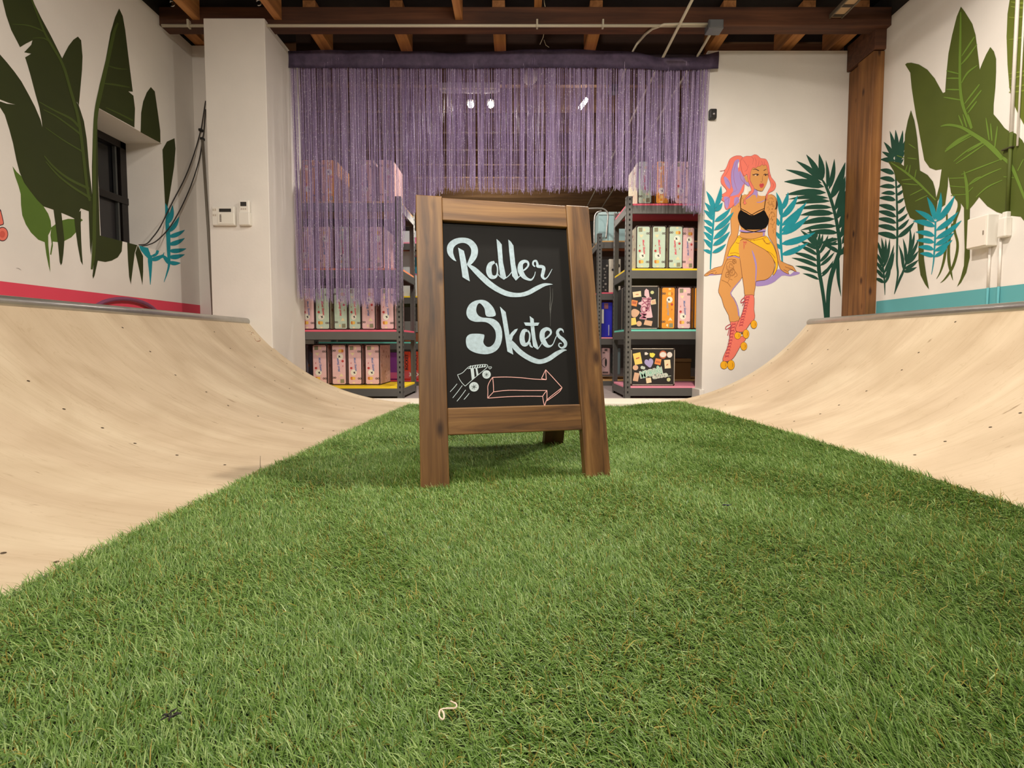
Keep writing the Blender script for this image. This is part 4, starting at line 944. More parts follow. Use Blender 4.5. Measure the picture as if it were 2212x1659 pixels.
for c, r, lay in (((330, 470), 60, 6.5), ((345, 520), 50, 6.5), ((300, 560), 40, 6.5), ((370, 420), 30, 6.5)):
    a0 = random.uniform(0, 6)
    for q in range(5):
        rr = r * (.2 + .18 * q); pb.stroke([(c[0] + rr * .8 * math.cos(a0 + t_), c[1] + rr * math.sin(a0 + t_)) for t_ in (0, .6, 1.2, 1.8, 2.4, 3.0, 3.6)], 3.2, lay); a0 += 1.9
for s in ([(235, 610), (300, 640), (330, 680)], [(300, 640), (320, 600), (350, 610)], [(380, 520), (400, 560), (370, 580)], [(290, 400), (340, 390), (380, 400)]): pb.stroke(s, 3.5, 6.5)
pb.frame(*UP)
for i in range(26):
    x, y = random.uniform(985, 1120), random.uniform(880, 1100)
    pb.stroke([(x, y, 2), (x + random.uniform(-20, 20), y + random.uniform(8, 22), 7), (x + random.uniform(-34, 34), y + random.uniform(16, 44), 2)], 6, 3.5)
for i in range(20):
    x, y = random.uniform(1030, 1100), random.uniform(1120, 1500)
    pb.stroke([(x, y, 2), (x + random.uniform(-18, 18), y + random.uniform(10, 26), 9), (x + random.uniform(-20, 20), y + random.uniform(24, 50), 2)], 6, 3.5)
for i in range(8):
    x, y = random.uniform(380, 560), random.uniform(880, 1040)
    pb.stroke([(x, y, 2), (x + random.uniform(-12, 12), y + 18, 7), (x + random.uniform(-16, 16), y + 36, 2)], 6, 5)
pb.done('tattoo', TAT, body)
pb.start(); pb.frame(*UP); pb.poly([(1130, 930), (1156, 1000), (1146, 1085), (1105, 1100), (1125, 1050)], 3.6, 2); pb.done('tattoo', mat('paint_tattoo_dark', (62, 46, 34), .7), body)
pb.start(); pb.frame(*LO)   # finger lines
for s in ([(905, 470), (960, 490), (1005, 515)], [(890, 500), (930, 520)], [(940, 450), (985, 462)], [(80, 545), (130, 520), (175, 510)], [(110, 550), (150, 535)], [(170, 540), (185, 525)]):
    pb.stroke([(p[0], p[1], 4) for p in s], 4, 2.8)
pb.done('finger_line', LINE, body)
# ================================================================ purple fringe curtain
def tinsel():
    m = bpy.data.materials.new('purple_tinsel'); m.use_nodes = True; nt = m.node_tree; N = nt.nodes; L = nt.links
    b = N['Principled BSDF']; b.inputs['Roughness'].default_value = .55; b.inputs['Metallic'].default_value = .1; b.inputs['Specular IOR Level'].default_value = .4
    at = N.new('ShaderNodeAttribute'); at.attribute_name = 'tint'
    r = N.new('ShaderNodeValToRGB'); e = r.color_ramp.elements
    e[0].color = lin((118, 98, 138)); e[1].color = lin((202, 184, 218)); x = e.new(.5); x.color = lin((160, 139, 180))
    L.new(at.outputs['Fac'], r.inputs['Fac'])
    tc = N.new('ShaderNodeTexCoord'); v = N.new('ShaderNodeTexWhiteNoise'); v.noise_dimensions = '3D'
    mp = N.new('ShaderNodeMapping'); mp.inputs['Scale'].default_value = (420, 420, 170)
    sn = N.new('ShaderNodeVectorMath'); sn.operation = 'FLOOR'
    L.new(tc.outputs['Object'], mp.inputs['Vector']); L.new(mp.outputs['Vector'], sn.inputs[0]); L.new(sn.outputs[0], v.inputs['Vector'])
    gt = N.new('ShaderNodeMath'); gt.operation = 'GREATER_THAN'; gt.inputs[1].default_value = .965; L.new(v.outputs['Value'], gt.inputs[0])
    mx = N.new('ShaderNodeMix'); mx.data_type = 'RGBA'; L.new(gt.outputs[0], mx.inputs[0]); L.new(r.outputs['Color'], mx.inputs[6]); mx.inputs[7].default_value = (.92, .88, .95, 1)  # sparkle glints put into the base colour as random pale cells
    L.new(mx.outputs[2], b.inputs['Base Color'])
    return m
TIN = tinsel()
curt = thing('fringe_curtain', 'purple tinsel string curtain hung across the wide opening', 'fringe curtain', (-.12, 3.345, 2.40))
HEM = [(600, 640), (630, 642), (700, 648), (780, 656), (864, 654), (871, 642), (874, 520), (878, 472), (905, 454), (928, 432), (950, 413), (1000, 409), (1100, 412), (1200, 409), (1350, 406), (1385, 410), (1430, 424), (1468, 436), (1478, 446), (1500, 455), (1540, 466)]
HX = [p[0] for p in HEM]; HYv = [p[1] for p in HEM]
CY = 3.345
ZH0, ZH1 = onY(1118, 150, CY).z, onY(1118, 113, CY).z
def strands(n, name):
    xs = rng.uniform(-1.598, 1.355, n)
    xs = xs + .010 * np.sin(xs * 37.) + .006 * np.sin(xs * 91. + 1.) + .005 * np.sin(xs * 233.) + .0022 * np.sin(xs * 571.) + .0012 * np.sin(xs * 1103.)
    xs = xs[(xs > -1.598) & (xs < 1.375)]; n = len(xs)
    SG = 8
    yy = CY + rng.uniform(-.012, .012, n)
    px = PX + 1000 * xs / CY
    hem = np.interp(px, HX, HYv) + rng.normal(0, 4.5, n) + rng.choice([0, 0, 0, -14], n) * rng.random(n)
    zb = np.array([onY(a, b, CY).z for a, b in zip(px, hem)])
    # right hand strands gather slightly inwards as they fall
    w = .0017 * rng.uniform(.7, 1.3, n); yaw = rng.normal(0, .6, n); tws = rng.normal(0, .5, n); ph = rng.uniform(0, 6.28, n); am = rng.uniform(.0, .004, n)
    V = np.empty((n, (SG + 1) * 2, 3)); drift = rng.normal(0, .0045, n)
    for k in range(SG + 1):
        t = k / SG; z = ZH1 - .045 - (ZH1 - .045 - zb) * t
        fall = ZH1 - z
        x = xs + am * np.sin(ph + 5 * t) + drift * t - .035 * fall * np.clip((xs - 1.1) / .28, 0, 1) + 0.015 * fall * np.clip((-1.45 - xs) / .15, 0, 1)
        y = yy + am * np.cos(ph + 4 * t)
        a = yaw + tws * t * 3; c, s = np.cos(a) * w / 2, np.sin(a) * w / 2
        V[:, 2 * k] = np.stack([x - c, y - s, z], 1); V[:, 2 * k + 1] = np.stack([x + c, y + s, z], 1)
    me = bpy.data.meshes.new(name); nv = (SG + 1) * 2
    me.vertices.add(n * nv); me.vertices.foreach_set('co', V.astype(np.float32).ravel())
    q = np.concatenate([[2 * k, 2 * k + 1, 2 * k + 3, 2 * k + 2] for k in range(SG)])
    lp = ((np.arange(n) * nv)[:, None] + q[None, :]).astype(np.int32)
    me.loops.add(lp.size); me.loops.foreach_set('vertex_index', lp.ravel())
    me.polygons.add(n * SG); me.polygons.foreach_set('loop_start', (np.arange(n * SG) * 4).astype(np.int32))
    at = me.attributes.new('tint', 'FLOAT', 'POINT'); at.data.foreach_set('value', np.repeat(np.clip(rng.normal(.5, .26, n), 0, 1), nv).astype(np.float32))
    me.update(calc_edges=True); me.materials.append(TIN)
    o = bpy.data.objects.new(name, me); COL.objects.link(o); o.parent = curt; o.matrix_parent_inverse = pinv(curt); o['kind'] = 'stuff'
    return o
strands(3150, 'strand')
hb = bmesh.new(); cols = []
for i in range(61):
    x = -1.6 + (1.405 + 1.6) * i / 60
    sag = .012 * math.sin(i * .21) * (1 if i > 20 else .4) - .036 * math.exp(-((i - 54.5) / 4.5) ** 4)
    cols.append([hb.verts.new((x, CY - .016 + .004 * math.sin(i * .9 + j), ZH1 + sag * (1 if j < 2 else .3) - (ZH1 - ZH0) * j / 4)) for j in range(5)])
for a, b in zip(cols, cols[1:]):
    for j in range(4):
        f = hb.faces.new((a[j], b[j], b[j + 1], a[j + 1])); f.smooth = True
bmesh.ops.solidify(hb, geom=hb.faces[:], thickness=.004)
fin('header_band', hb, mat('purple_band', (128, 112, 142), .6, .1, noise=.25, nscale=26), curt)
tube('rod', [(-1.60, CY + .012, ZH1 - .02), (1.40, CY + .012, ZH1 - .02)], .012, mat('rod_dark', (60, 50, 62), .5), curt)

# ================================================================ boltless racks
DECK = {'pink': mat('deck_pink', (232, 96, 120), .55), 'rose': mat('deck_rose', (238, 150, 172), .55), 'yellow': mat('deck_yellow', (250, 214, 30), .55), 'teal': mat('deck_teal', (112, 208, 190), .55),
        'orange': mat('deck_orange', (250, 150, 100), .55), 'wood': mat('deck_board', (206, 164, 104), .7), 'red': mat('deck_red', (214, 62, 84), .55)}
HOLE = mat('slot_hole', (20, 19, 18), .9)
def rack(label, x0, x1, y0, y1, top, decks):
    t = thing('shelf_rack', label, 'shelving rack', ((x0 + x1) / 2, (y0 + y1) / 2, -.03), 'grey steel racks of the storeroom')
    for sx, x in ((1, x0), (-1, x1)):
        for sy, y in ((1, y0), (-1, y1)):
            bm = bmesh.new()
            bm_box(bm, (min(x, x + sx * .045), min(y, y + sy * .003), -.03), (max(x, x + sx * .045), max(y, y + sy * .003), top), .0008, 1)
            bm_box(bm, (min(x, x + sx * .003), min(y, y + sy * .045), -.03), (max(x, x + sx * .003), max(y, y + sy * .045), top), .0008, 1)
            nb = len(bm.faces)
            for face in ((0,) if sy > 0 else (0, )):
                z = .02
                while z < top - .02:
                    for q in (0, 1):
                        if q == 0:
                            yy = y - sy * .0006; c = x + sx * .024
                            vs = [bm.verts.new((c + dx, yy, z + dz)) for dx, dz in ((-.0045, .008), (-.006, 0), (-.0035, -.009), (.0035, -.009), (.006, 0), (.0045, .008))]
                        else:
                            xx = x - sx * .0006; c = y + sy * .024
                            vs = [bm.verts.new((xx, c + dx, z + dz)) for dx, dz in ((-.0045, .008), (-.006, 0), (-.0035, -.009), (.0035, -.009), (.006, 0), (.0045, .008))]
                        f = bm.faces.new(vs); f.material_index = 1
                    z += .038
            fin('post', bm, [GREY, HOLE], t, normals=False)
    for z, c in decks:
        box('deck', (x0 + .004, y0 + .004, z - .014), (x1 - .004, y1 - .004, z), DECK[c], t, .001)
        for (a, b) in (((x0 + .003, y0 + .001, z - .075), (x1 - .003, y0 + .014, z - .0145)), ((x0 + .003, y1 - .014, z - .075), (x1 - .003, y1 - .001, z - .0145)),
                       ((x0 + .001, y0 + .014, z - .075), (x0 + .014, y1 - .014, z - .0145)), ((x1 - .014, y0 + .014, z - .075), (x1 - .001, y1 - .014, z - .0145))):
            box('beam', a, b, GREY, t, .002)
    return t
R1 = rack('grey steel rack right of the sandwich board, under the end of the curtain', .812, 2.03, 3.5, 3.96, 1.485, [(1.432, 'pink'), (.952, 'yellow'), (.496, 'teal'), (.066, 'rose')])
L1 = rack('grey steel rack beside the white pillar, half behind the long curtain strands', -2.09, -.868, 3.5, 3.96, 1.485, [(1.45, 'wood'), (.955, 'orange'), (.493, 'pink'), (.062, 'yellow')])
R2 = rack('grey steel rack further back, seen past the right upright of the sandwich board', .785, 2.0, 4.6, 5.06, 1.47, [(1.40, 'wood'), (.895, 'pink'), (.452, 'rose'), (.03, 'wood')])
L2 = rack('grey steel rack further back, seen past the left upright of the sandwich board', -2.02, -.80, 4.6, 5.06, 1.47, [(1.385, 'rose'), (.858, 'yellow'), (.405, 'teal'), (.024, 'red')])

# ================================================================ skate boxes
BROWN = mat('box_edge', (46, 25, 22), .6)
BCOL = {'pink': mat('box_pink', (232, 190, 192), .6, noise=.06, nscale=30), 'mint': mat('box_mint', (196, 216, 196), .6, noise=.06, nscale=30), 'orange': mat('box_orange', (232, 154, 44), .6, noise=.06, nscale=30), 'lilac': mat('box_lilac', (150, 146, 172), .6)}
SCOL = {'pink': mat('box_side_pink', (206, 164, 160), .6, noise=.2, nscale=40), 'mint': mat('box_side_mint', (212, 204, 178), .6, noise=.2, nscale=40), 'orange': mat('box_side_orange', (200, 132, 50), .6, noise=.2, nscale=40), 'lilac': mat('box_side_lilac', (120, 116, 136), .6)}
INKB = mat('ink_blue', (104, 124, 176), .7); INKR = mat('ink_red', (220, 70, 96), .7); INKG = mat('ink_grey', (168, 160, 160), .7)
STW = mat('sticker_white', (240, 236, 220), .6); STK = mat('sticker_black', (44, 42, 46), .6); STO = mat('sticker_orange', (206, 122, 38), .6); STY = mat('sticker_yellow', (240, 196, 90), .6)
STR = mat('sticker_red', (190, 66, 62), .6); STC = mat('sticker_cream', (240, 222, 176), .6); STG = mat('sticker_green', (140, 138, 110), .6); CLASP = mat('clasp_grey', (98, 84, 80), .5, .3); CORN = mat('corner_guard', (66, 54, 50), .45, .5)
BW, BH, BD = .112, .322, .30
def box_proto(col, flip):
    t = thing('skate_box', 'proto', 'skate box', (0, 0, 0))
    pl_ = BCOL[col]; w, h, d = BW, BH, BD
    def P(u, v): # u,v measured like on the photo: from the left and from the top
        x = (u - .5) * w; z = h * (1 - v)
        return (-x, h - z) if flip else (x, z)
    def F(pts, off):
        return [(P(u, v)[0], -off, P(u, v)[1]) for u, v in pts]
    body = fin('body', bm_box(bmesh.new(), (-w / 2, 0, 0), (w / 2, d, h), .002), BROWN, t)
    bm = bmesh.new(); bm_box(bm, (-w / 2 + .007, -.0012, .008), (w / 2 - .007, .001, h - .008), .0008, 1)
    fp = fin('front_panel', bm, pl_, t)
    for s in (-1, 1):
        bm = bmesh.new(); bm_box(bm, (s * w / 2 - .001, .008, .008), (s * w / 2 + .001, d - .008, h - .008)); r2 = random.Random(5)
        for k in range(9):
            y, z, r = r2.uniform(.04, d - .04), r2.uniform(.04, h - .04), r2.uniform(.008, .018)
            f = bm.faces.new([bm.verts.new((s * (w / 2 + .0015), y + s * r * math.cos(q * 1.047), z + r * math.sin(q * 1.047) * .8)) for q in range(6)]); f.material_index = 1
        fin('side_panel', bm, [SCOL[col], mat('box_side_print', (170, 120, 108), .7)], t, normals=False)
    for sx in (-1, 1):
        for z in (0, h):
            c = .013
            bm = bmesh.new(); bm_box(bm, (min(sx * (w / 2 + .001), sx * (w / 2 - c)), -.0025, max(-.0005, z - c)), (max(sx * (w / 2 + .001), sx * (w / 2 - c)), .010, min(h + .0005, z + c)), .0015, 1)
            fin('corner_guard', bm, CORN, t)
    def flat(name, m, polys, off=.0019):
        bm = bmesh.new()
        for pts in polys:
            vs = [bm.verts.new(p) for p in F(pts, off)]
            f = bm.faces.new(vs)
        o = fin(name, bm, m, fp, normals=False)
        for p in o.data.polygons:
            if p.normal.y > 0: p.flip()
        return o
    asp = w / h
    def circ(u, v, r, n=14): return [(u + r * math.cos(2 * math.pi * i / n), v + r * asp * math.sin(2 * math.pi * i / n)) for i in range(n)]
    # the name, running down the panel at a slight slant
    ink = {'pink': INKB, 'mint': INKR, 'orange': INKG, 'lilac': INKB}[col]
    cx, cz = P(.54, .49)
    rot = -math.pi / 2 + .115 + (math.pi if flip else 0)
    M_ = Matrix.Translation((cx, -.002, cz)) @ Matrix.Rotation(rot, 4, (0, -1, 0)) @ Matrix.Rotation(math.pi / 2, 4, 'X')
    text_mesh('Moxi Skates', .0225, 'lettering', ink, fp, M_, bold=.0006, space=.98, shear=.25)
    flat('sticker', STG, [[(.16, .05), (.42, .045), (.42, .14), (.17, .145)]])
    for q_ in ([(.20, .205), (.36, .215), (.50, .20), (.42, .25), (.36, .285), (.28, .25)], [(.30, .935), (.46, .925), (.52, .95), (.40, .97)], [(.50, .06), (.62, .08), (.60, .13), (.50, .12)]): flat('sticker', STC, [q_])
    flat('sticker', STR, [circ(.25, .585, .085, 12)]); flat('sticker', STR, [[(.22, .45), (.27, .445), (.25, .485), (.22, .48)]])
    flat('sticker', STW, [circ(.42, .695, .21, 20)])
    flat('sticker', STK, [[(.36, .675), (.44, .68), (.53, .665), (.50, .695), (.55, .725), (.47, .715), (.43, .735), (.43, .705)]], .0023)
    flat('sticker', STO, [[(.20, .80), (.32, .795), (.32, .875), (.22, .87), (.18, .84)]]); flat('sticker', STY, [[(.33, .795), (.52, .805), (.52, .865), (.33, .877)]])
    for v in (.18, .84):
        bm = bmesh.new()
        for u in (.76, .89):
            x, z = P(u, v)
            for k in range(12):
                a0, a1 = 2 * math.pi * k / 12, 2 * math.pi * (k + 1) / 12
                q = [(x + r * math.cos(a), -.0032, z + r * math.sin(a)) for r, a in ((.0078, a0), (.0078, a1), (.0038, a1), (.0038, a0))]
                bm.faces.new([bm.verts.new(p) for p in q])
        o = fin('clasp', bm, CLASP, fp, normals=False)
        for p in o.data.polygons:
            if p.normal.y > 0: p.flip()
    return t
protos = {}
def skate_box(col, flip, x0, xr, deck, yfront, label, group):
    """x0, xr: left and right edge in metres at the front face"""
    key = (col, flip); loc = ((x0 + xr) / 2, yfront, deck + .001)
    s = (abs(xr - x0) / BW, 1, 1)
    if key not in protos:
        protos[key] = box_proto(col, flip); o = protos[key]; o['label'] = label; o['group'] = group; o.location = loc; o.scale = s
    else:
        o = dup(protos[key], loc, label, group, s)
    return o
def at(px, Y): return (px - PX) / 1000 * Y * .9995
FL = lambda f: 'upside down ' if f else ''
# left rack, bottom shelf
GL1, GL2, GL3, GL4 = 'skate boxes on the left rack bottom shelf', 'skate boxes on the left rack second shelf', 'skate boxes behind the curtain on the left rack third shelf', 'skate boxes behind the curtain on top of the left rack'
for i, (a, b, col, fl, lab) in enumerate(((650, 668, 'lilac', 0, 'dull lilac box at the pillar end of the yellow bottom shelf'),
        (681, 713, 'pink', 0, 'pink skate box on the yellow bottom shelf, its badge cut by the ramp edge'),
        (722, 754, 'pink', 1, 'upside down pink skate box on the yellow bottom shelf'),
        (756.5, 787, 'pink', 0, 'pink skate box third along the yellow bottom shelf, right of the upside down one'),
        (793, 825, 'pink', 0, 'pink skate box at the open end of the yellow bottom shelf, one side showing'))):
    skate_box(col, bool(fl), at(a, 3.70), at(b, 3.70), .062, 3.655 if 0 else 3.64, lab, GL1)
for a, b, col, fl, lab in ((653, 681.5, 'pink', 0, 'shaded pink skate box nearest the pillar on the pink second shelf'), (682.5, 714, 'mint', 0, 'mint skate box next to the shaded pink one, second shelf'),
        (722, 752.5, 'mint', 1, 'upside down mint skate box on the left rack second shelf'), (754, 781, 'mint', 0, 'mint skate box between an upside down mint box and an upside down pink box'),
        (781.5, 812.5, 'pink', 1, 'upside down pink skate box on the left rack second shelf'), (822, 853, 'pink', 0, 'pink skate box at the post end of the left rack second shelf')):
    skate_box(col, bool(fl), at(a, 3.53), at(b, 3.53), .493, 3.53, lab, GL2)
for a, b, col, fl, lab in ((652, 682, 'pink', 0, 'pink skate box behind the curtain, third shelf, nearest the pillar'), (690, 720, 'pink', 1, 'pink skate box behind the curtain, third shelf, second from the pillar'), (727, 758, 'mint', 0, 'mint skate box behind the curtain in the middle of the third shelf'),
        (764, 795, 'pink', 0, 'pink skate box behind the curtain, third shelf, right of the mint one'), (800, 831, 'pink', 1, 'pink skate box behind the curtain, third shelf, at the post end')):
    skate_box(col, bool(fl), at(a, 3.54), at(b, 3.54), .955, 3.54, lab, GL3)
for a, b, col, fl, lab in ((660, 692, 'orange', 0, 'orange skate box behind the curtain on top of the left rack, nearest the pillar'), (700, 731, 'orange', 1, 'orange skate box behind the curtain on top of the left rack, second from the pillar'), (782, 812, 'pink', 0, 'pink skate box behind the curtain, second from the post on the left rack top'), (822, 853, 'pink', 1, 'pink skate box behind the curtain on top of the left rack, at the post end')):
    skate_box(col, bool(fl), at(a, 3.54), at(b, 3.54), 1.45, 3.54, lab, GL4)
# right rack
GR1, GR2, GR3 = 'skate boxes on top of the right rack', 'skate boxes on the right rack yellow shelf', 'skate boxes on the right rack teal shelf'
for a, b, col, fl, lab in ((1373.6, 1404, 'mint', 1, 'pale mint skate box at the end of the top pink shelf, its side brightly lit'), (1411, 1441.5, 'orange', 0, 'orange skate box on top of the right rack under the curtain hem'), (1452, 1482, 'pink', 0, 'pale pink skate box on top of the right rack, mostly covered by the strands')):
    skate_box(col, bool(fl), at(a, 3.525), at(b, 3.525), 1.432, 3.525, lab, GR1)
for a, b, col, fl, lab in ((1371.5, 1402, 'mint', 0, 'mint skate box beside the slotted post on the yellow shelf'), (1405, 1435.6, 'mint', 0, 'mint skate box second from the post on the yellow shelf, right way up'), (1440.6, 1471.5, 'mint', 1, 'upside down mint skate box on the yellow shelf'), (1473, 1500, 'pink', 1, 'upside down pink skate box in shade, yellow shelf, beside the wall end')):
    skate_box(col, bool(fl), at(a, 3.525), at(b, 3.525), .952, 3.525 if col == 'mint' else 3.56, lab, GR2)
for a, b, col, fl, lab in ((1426.5, 1457.5, 'orange', 1, 'upside down orange skate box right of the black case on the teal shelf'), (1461, 1491.5, 'pink', 0, 'pink skate box on the right rack teal shelf'), (1497, 1527, 'orange', 0, 'orange skate box mostly hidden by the wall end on the teal shelf')):
    skate_box(col, bool(fl), at(a, 3.525), at(b, 3.525), .496, 3.525, lab, GR3)

# ---------------------------------------------------------------- black hard cases with stickers
CASEK = mat('case_black', (36, 33, 32), .5); SILV = mat('case_silver', (206, 196, 184), .35, .6)
SC_ = {k: mat('decal_' + k, c, .6) for k, c in dict(yellow=(246, 212, 110), cream=(238, 220, 178), lilac=(172, 162, 206), orange=(236, 146, 78), tan=(222, 178, 146), lemon=(232, 222, 84), white=(232, 224, 216), mint=(160, 206, 184), pale=(196, 208, 192), plum=(172, 96, 122), rose=(232, 192, 200), green=(206, 208, 150), rust=(196, 104, 68)).items()}
def hard_case(label, x0, x1, z0, h, d, yf, frame, decals, extra):
    t = thing('hard_case', label, 'case', ((x0 + x1) / 2, yf, z0), 'black sticker covered cases')
    box('shell', (x0, yf, z0), (x1, yf + d, z0 + h), CASEK, t, .004)
    e = .006
    for lo, hi in (((x0 + .012, yf - .0015, z0), (x1 - .012, yf + .006, z0 + e)), ((x0 + .012, yf - .0015, z0 + h - e), (x1 - .012, yf + .006, z0 + h)), ((x0, yf - .0015, z0 + .012), (x0 + e, yf + .006, z0 + h - .012)), ((x1 - e, yf - .0015, z0 + .012), (x1, yf + .006, z0 + h - .012)),
                   ((x0 - .001, yf + d * .5 - .004, z0), (x0 + .002, yf + d * .5 + .004, z0 + h)), ((x1 - .002, yf + d * .5 - .004, z0), (x1 + .001, yf + d * .5 + .004, z0 + h))):
        box('edge_trim', lo, hi, SILV, t, .001)
    for cx in (x0, x1):
        for cz in (z0, z0 + h):
            bm = bmesh.new(); bm_sphere(bm, (cx + (.006 if cx == x0 else -.006), yf + .004, cz + (.006 if cz == z0 else -.006)), .0095, u=10, v=8)
            fin('corner_guard', bm, CORN, t)
    fx0, fy0, fx1, fy1 = frame
    P = Paint(lambda x, y: Vector((x0 + (x1 - x0) * (x - fx0) / (fx1 - fx0), yf, z0 + h * (1 - (y - fy0) / (fy1 - fy0)))), 0, 0, 1., (0, -1, 0), .0008)
    shell = t.children[0]
    for key, pts, lay, k in decals:
        P.start()
        if key.startswith('*'):
            for (c, rx, ry) in pts: P.ell(c, rx, ry, lay)
            P.done('sticker', SC_[key[1:]], shell)
        else:
            P.poly(pts, lay, k); P.done('sticker', SC_[key], shell)
    for s, m, pos, size, rot, bold in extra:
        x, z = x0 + (x1 - x0) * (pos[0] - fx0) / (fx1 - fx0), z0 + h * (1 - (pos[1] - fy0) / (fy1 - fy0))
        for off, bb, mm in ((.0022, .0042, SC_[m[0]]), (.0028, .0008, SC_[m[1]])):
            M_ = Matrix.Translation((x, yf - off, z)) @ Matrix.Rotation(rot, 4, (0, -1, 0)) @ Matrix.Rotation(math.pi / 2, 4, 'X')
            text_mesh(s, size, 'lettering', mm, shell, M_, bold=bb, space=.95)
    return t
hard_case('black case with mint lettering and a lilac heart, bottom shelf of the right rack', at(1363, 3.53), at(1458, 3.53), .071, .282, .115, 3.53, (50, 170, 1450, 1340), [
    ('yellow', [(108, 345), (345, 290), (418, 650), (185, 695)], 0, 0), ('rust', [(205, 480), (320, 440), (325, 480), (210, 520)], 1, 0),
    ('white', [(485, 300), (540, 290), (610, 340), (560, 375), (490, 380)], 0, 0), ('lemon', [(650, 310), (700, 320), (750, 310), (825, 350), (790, 430), (735, 465), (665, 435), (645, 370)], 0, 0),
    ('lilac', [(625, 560), (625, 515), (680, 490), (740, 520), (765, 600), (730, 700), (670, 782), (580, 730), (500, 660), (482, 590), (510, 530), (570, 525)], 0, 2),
    ('*rust', [((1070, 370), 118, 130)], 0, 0), ('*white', [((1070, 370), 105, 85)], 1, 0), ('*white', [((1280, 375), 85, 90)], 1, 0),
    ('orange', [(842, 482), (1025, 515), (990, 705), (800, 660)], 0, 0), ('rust', [(850, 560), (990, 590), (980, 640), (835, 610)], 1, 0),
    ('cream', [(1108, 540), (1300, 525), (1328, 795), (1135, 812)], 0, 0), ('rust', [(1180, 690), (1230, 650), (1240, 690), (1180, 720)], 1, 0),
    ('*tan', [((200, 780), 88, 84)], 0, 0), ('*pale', [((410, 775), 48, 52), ((465, 790), 46, 50)], 0, 0),
    ('tan', [(172, 930), (330, 960), (282, 1222), (118, 1195)], 0, 0), ('cream', [(532, 1115), (690, 1090), (722, 1250), (560, 1282)], 0, 0), ('*green', [((1262, 1160), 60, 62)], 0, 0),
    ('mint', [(400, 930), (430, 870), (480, 890), (540, 845), (600, 890), (640, 900), (700, 870), (760, 840), (860, 810), (870, 740), (910, 710), (955, 740), (965, 800), (1030, 860), (1040, 920), (980, 965), (860, 975), (740, 1000), (560, 1070), (470, 1120), (415, 1100)], 1, 0),
    ('pale', [(740, 1010), (860, 985), (1000, 955), (1050, 970), (1180, 945), (1240, 990), (1235, 1040), (1340, 1030), (1340, 1045), (1100, 1090), (940, 1110), (860, 1140), (780, 1145), (735, 1110)], 2, 0)],
    [('MOXI', ('white', 'mint'), (700, 950), .072, .22, 1), ('Skates', ('white', 'pale'), (985, 1045), .040, .13, 1)])
hard_case('black case standing on end with plum lettering turned sideways, teal shelf of the right rack', .826, at(1422, 3.53), .501, .325, .30, 3.53, (-80, 140, 870, 1450), [
    ('cream', [(95, 330), (335, 295), (352, 465), (115, 495)], 0, 0), ('rust', [(185, 395), (270, 385), (270, 410), (185, 415)], 1, 0), ('*green', [((668, 340), 52, 52)], 0, 0), ('cream', [(625, 580), (765, 540), (785, 690), (640, 715)], 0, 0), ('tan', [(650, 595), (750, 570), (765, 675), (655, 690)], 1, 0),
    ('orange', [(78, 562), (248, 595), (215, 770), (42, 730)], 0, 0), ('rust', [(90, 600), (220, 620), (200, 700), (85, 680)], 1, 0), ('tan', [(55, 930), (110, 850), (200, 850), (310, 930), (250, 1050), (190, 1095), (100, 1085), (70, 1020)], 0, 2),
    ('yellow', [(30, 1125), (190, 1105), (225, 1310), (30, 1355)], 0, 0), ('*tan', [((295, 1290), 78, 82)], 0, 0), ('tan', [(470, 1175), (690, 1215), (660, 1365), (430, 1320)], 0, 0),
    ('rose', [(445, 290), (490, 225), (540, 260), (560, 270), (600, 520), (620, 700), (690, 1090), (650, 1110), (430, 1120), (415, 1060), (385, 1010), (440, 940), (400, 870), (380, 780), (340, 720), (270, 700), (270, 650), (330, 630), (430, 560), (490, 540), (500, 480), (440, 430)], 1, 0)],
    [('MOXI', ('rose', 'plum'), (450, 830), .066, 1.47, 1), ('Skates', ('rose', 'plum'), (560, 700), .044, 1.46, 1)])

# ---------------------------------------------------------------- things on the further racks
def carton(name, label, cat, x0, x1, z0, h, d, yf, m, group='boxes on the further racks', bev=.003):
    t = thing(name, label, cat, ((x0 + x1) / 2, yf, z0), group)
    box('body', (x0, yf, z0 + .001), (x1, yf + d, z0 + h), m, t, bev); return t
def a2(px): return at(px, 4.63)
c = carton('storage_box', 'dark brown cardboard box behind the black case on the bottom shelf', 'box', a2(1457), a2(1493), .03, .20, .3, 4.63, mat('cardboard', (120, 84, 40), .8))
box('lid', (a2(1456), 4.626, .205), (a2(1494), 4.94, .237), mat('cardboard_lid', (134, 100, 56), .8), c, .002)
BL = mat('tub_blue', (170, 205, 208), .35)
for k, (p0, p1, lab) in enumerate(((1291, 1311, 'pale blue plastic tub on top of the further right rack, beside the sandwich board'), (1312, 1330, 'pale blue plastic tub on top of the further right rack, second from the sandwich board'), (1333, 1351, 'pale blue plastic tub on top of the further right rack, partly behind the slotted post'))):
    t = carton('storage_tub', lab, 'tub', a2(p0), a2(p1), 1.401, .27, .3, 4.63, BL, 'pale blue tubs')
    box('lid', (a2(p0) - .0015, 4.622, 1.655), (a2(p1) + .0015, 4.94, 1.685), mat('tub_lid', (190, 216, 216), .35), t, .004)
t = carton('skate_carton', 'black printed carton on the further right rack, upper shelf', 'box', a2(1299), a2(1312), .896, .325, .3, 4.63, CASEK)
bm = bmesh.new()
for k in range(9):
    cx, cz = random.uniform(a2(1301), a2(1310)), .92 + .03 * k; r = random.uniform(.008, .015)
    bm.faces.new([bm.verts.new((cx + r * math.cos(q), 4.628, cz + r * .8 * math.sin(q))) for q in (0, 1, 2, 3.1, 4.2, 5.2)])
fin('print', bm, mat('print_grey', (150, 144, 136), .7), t)
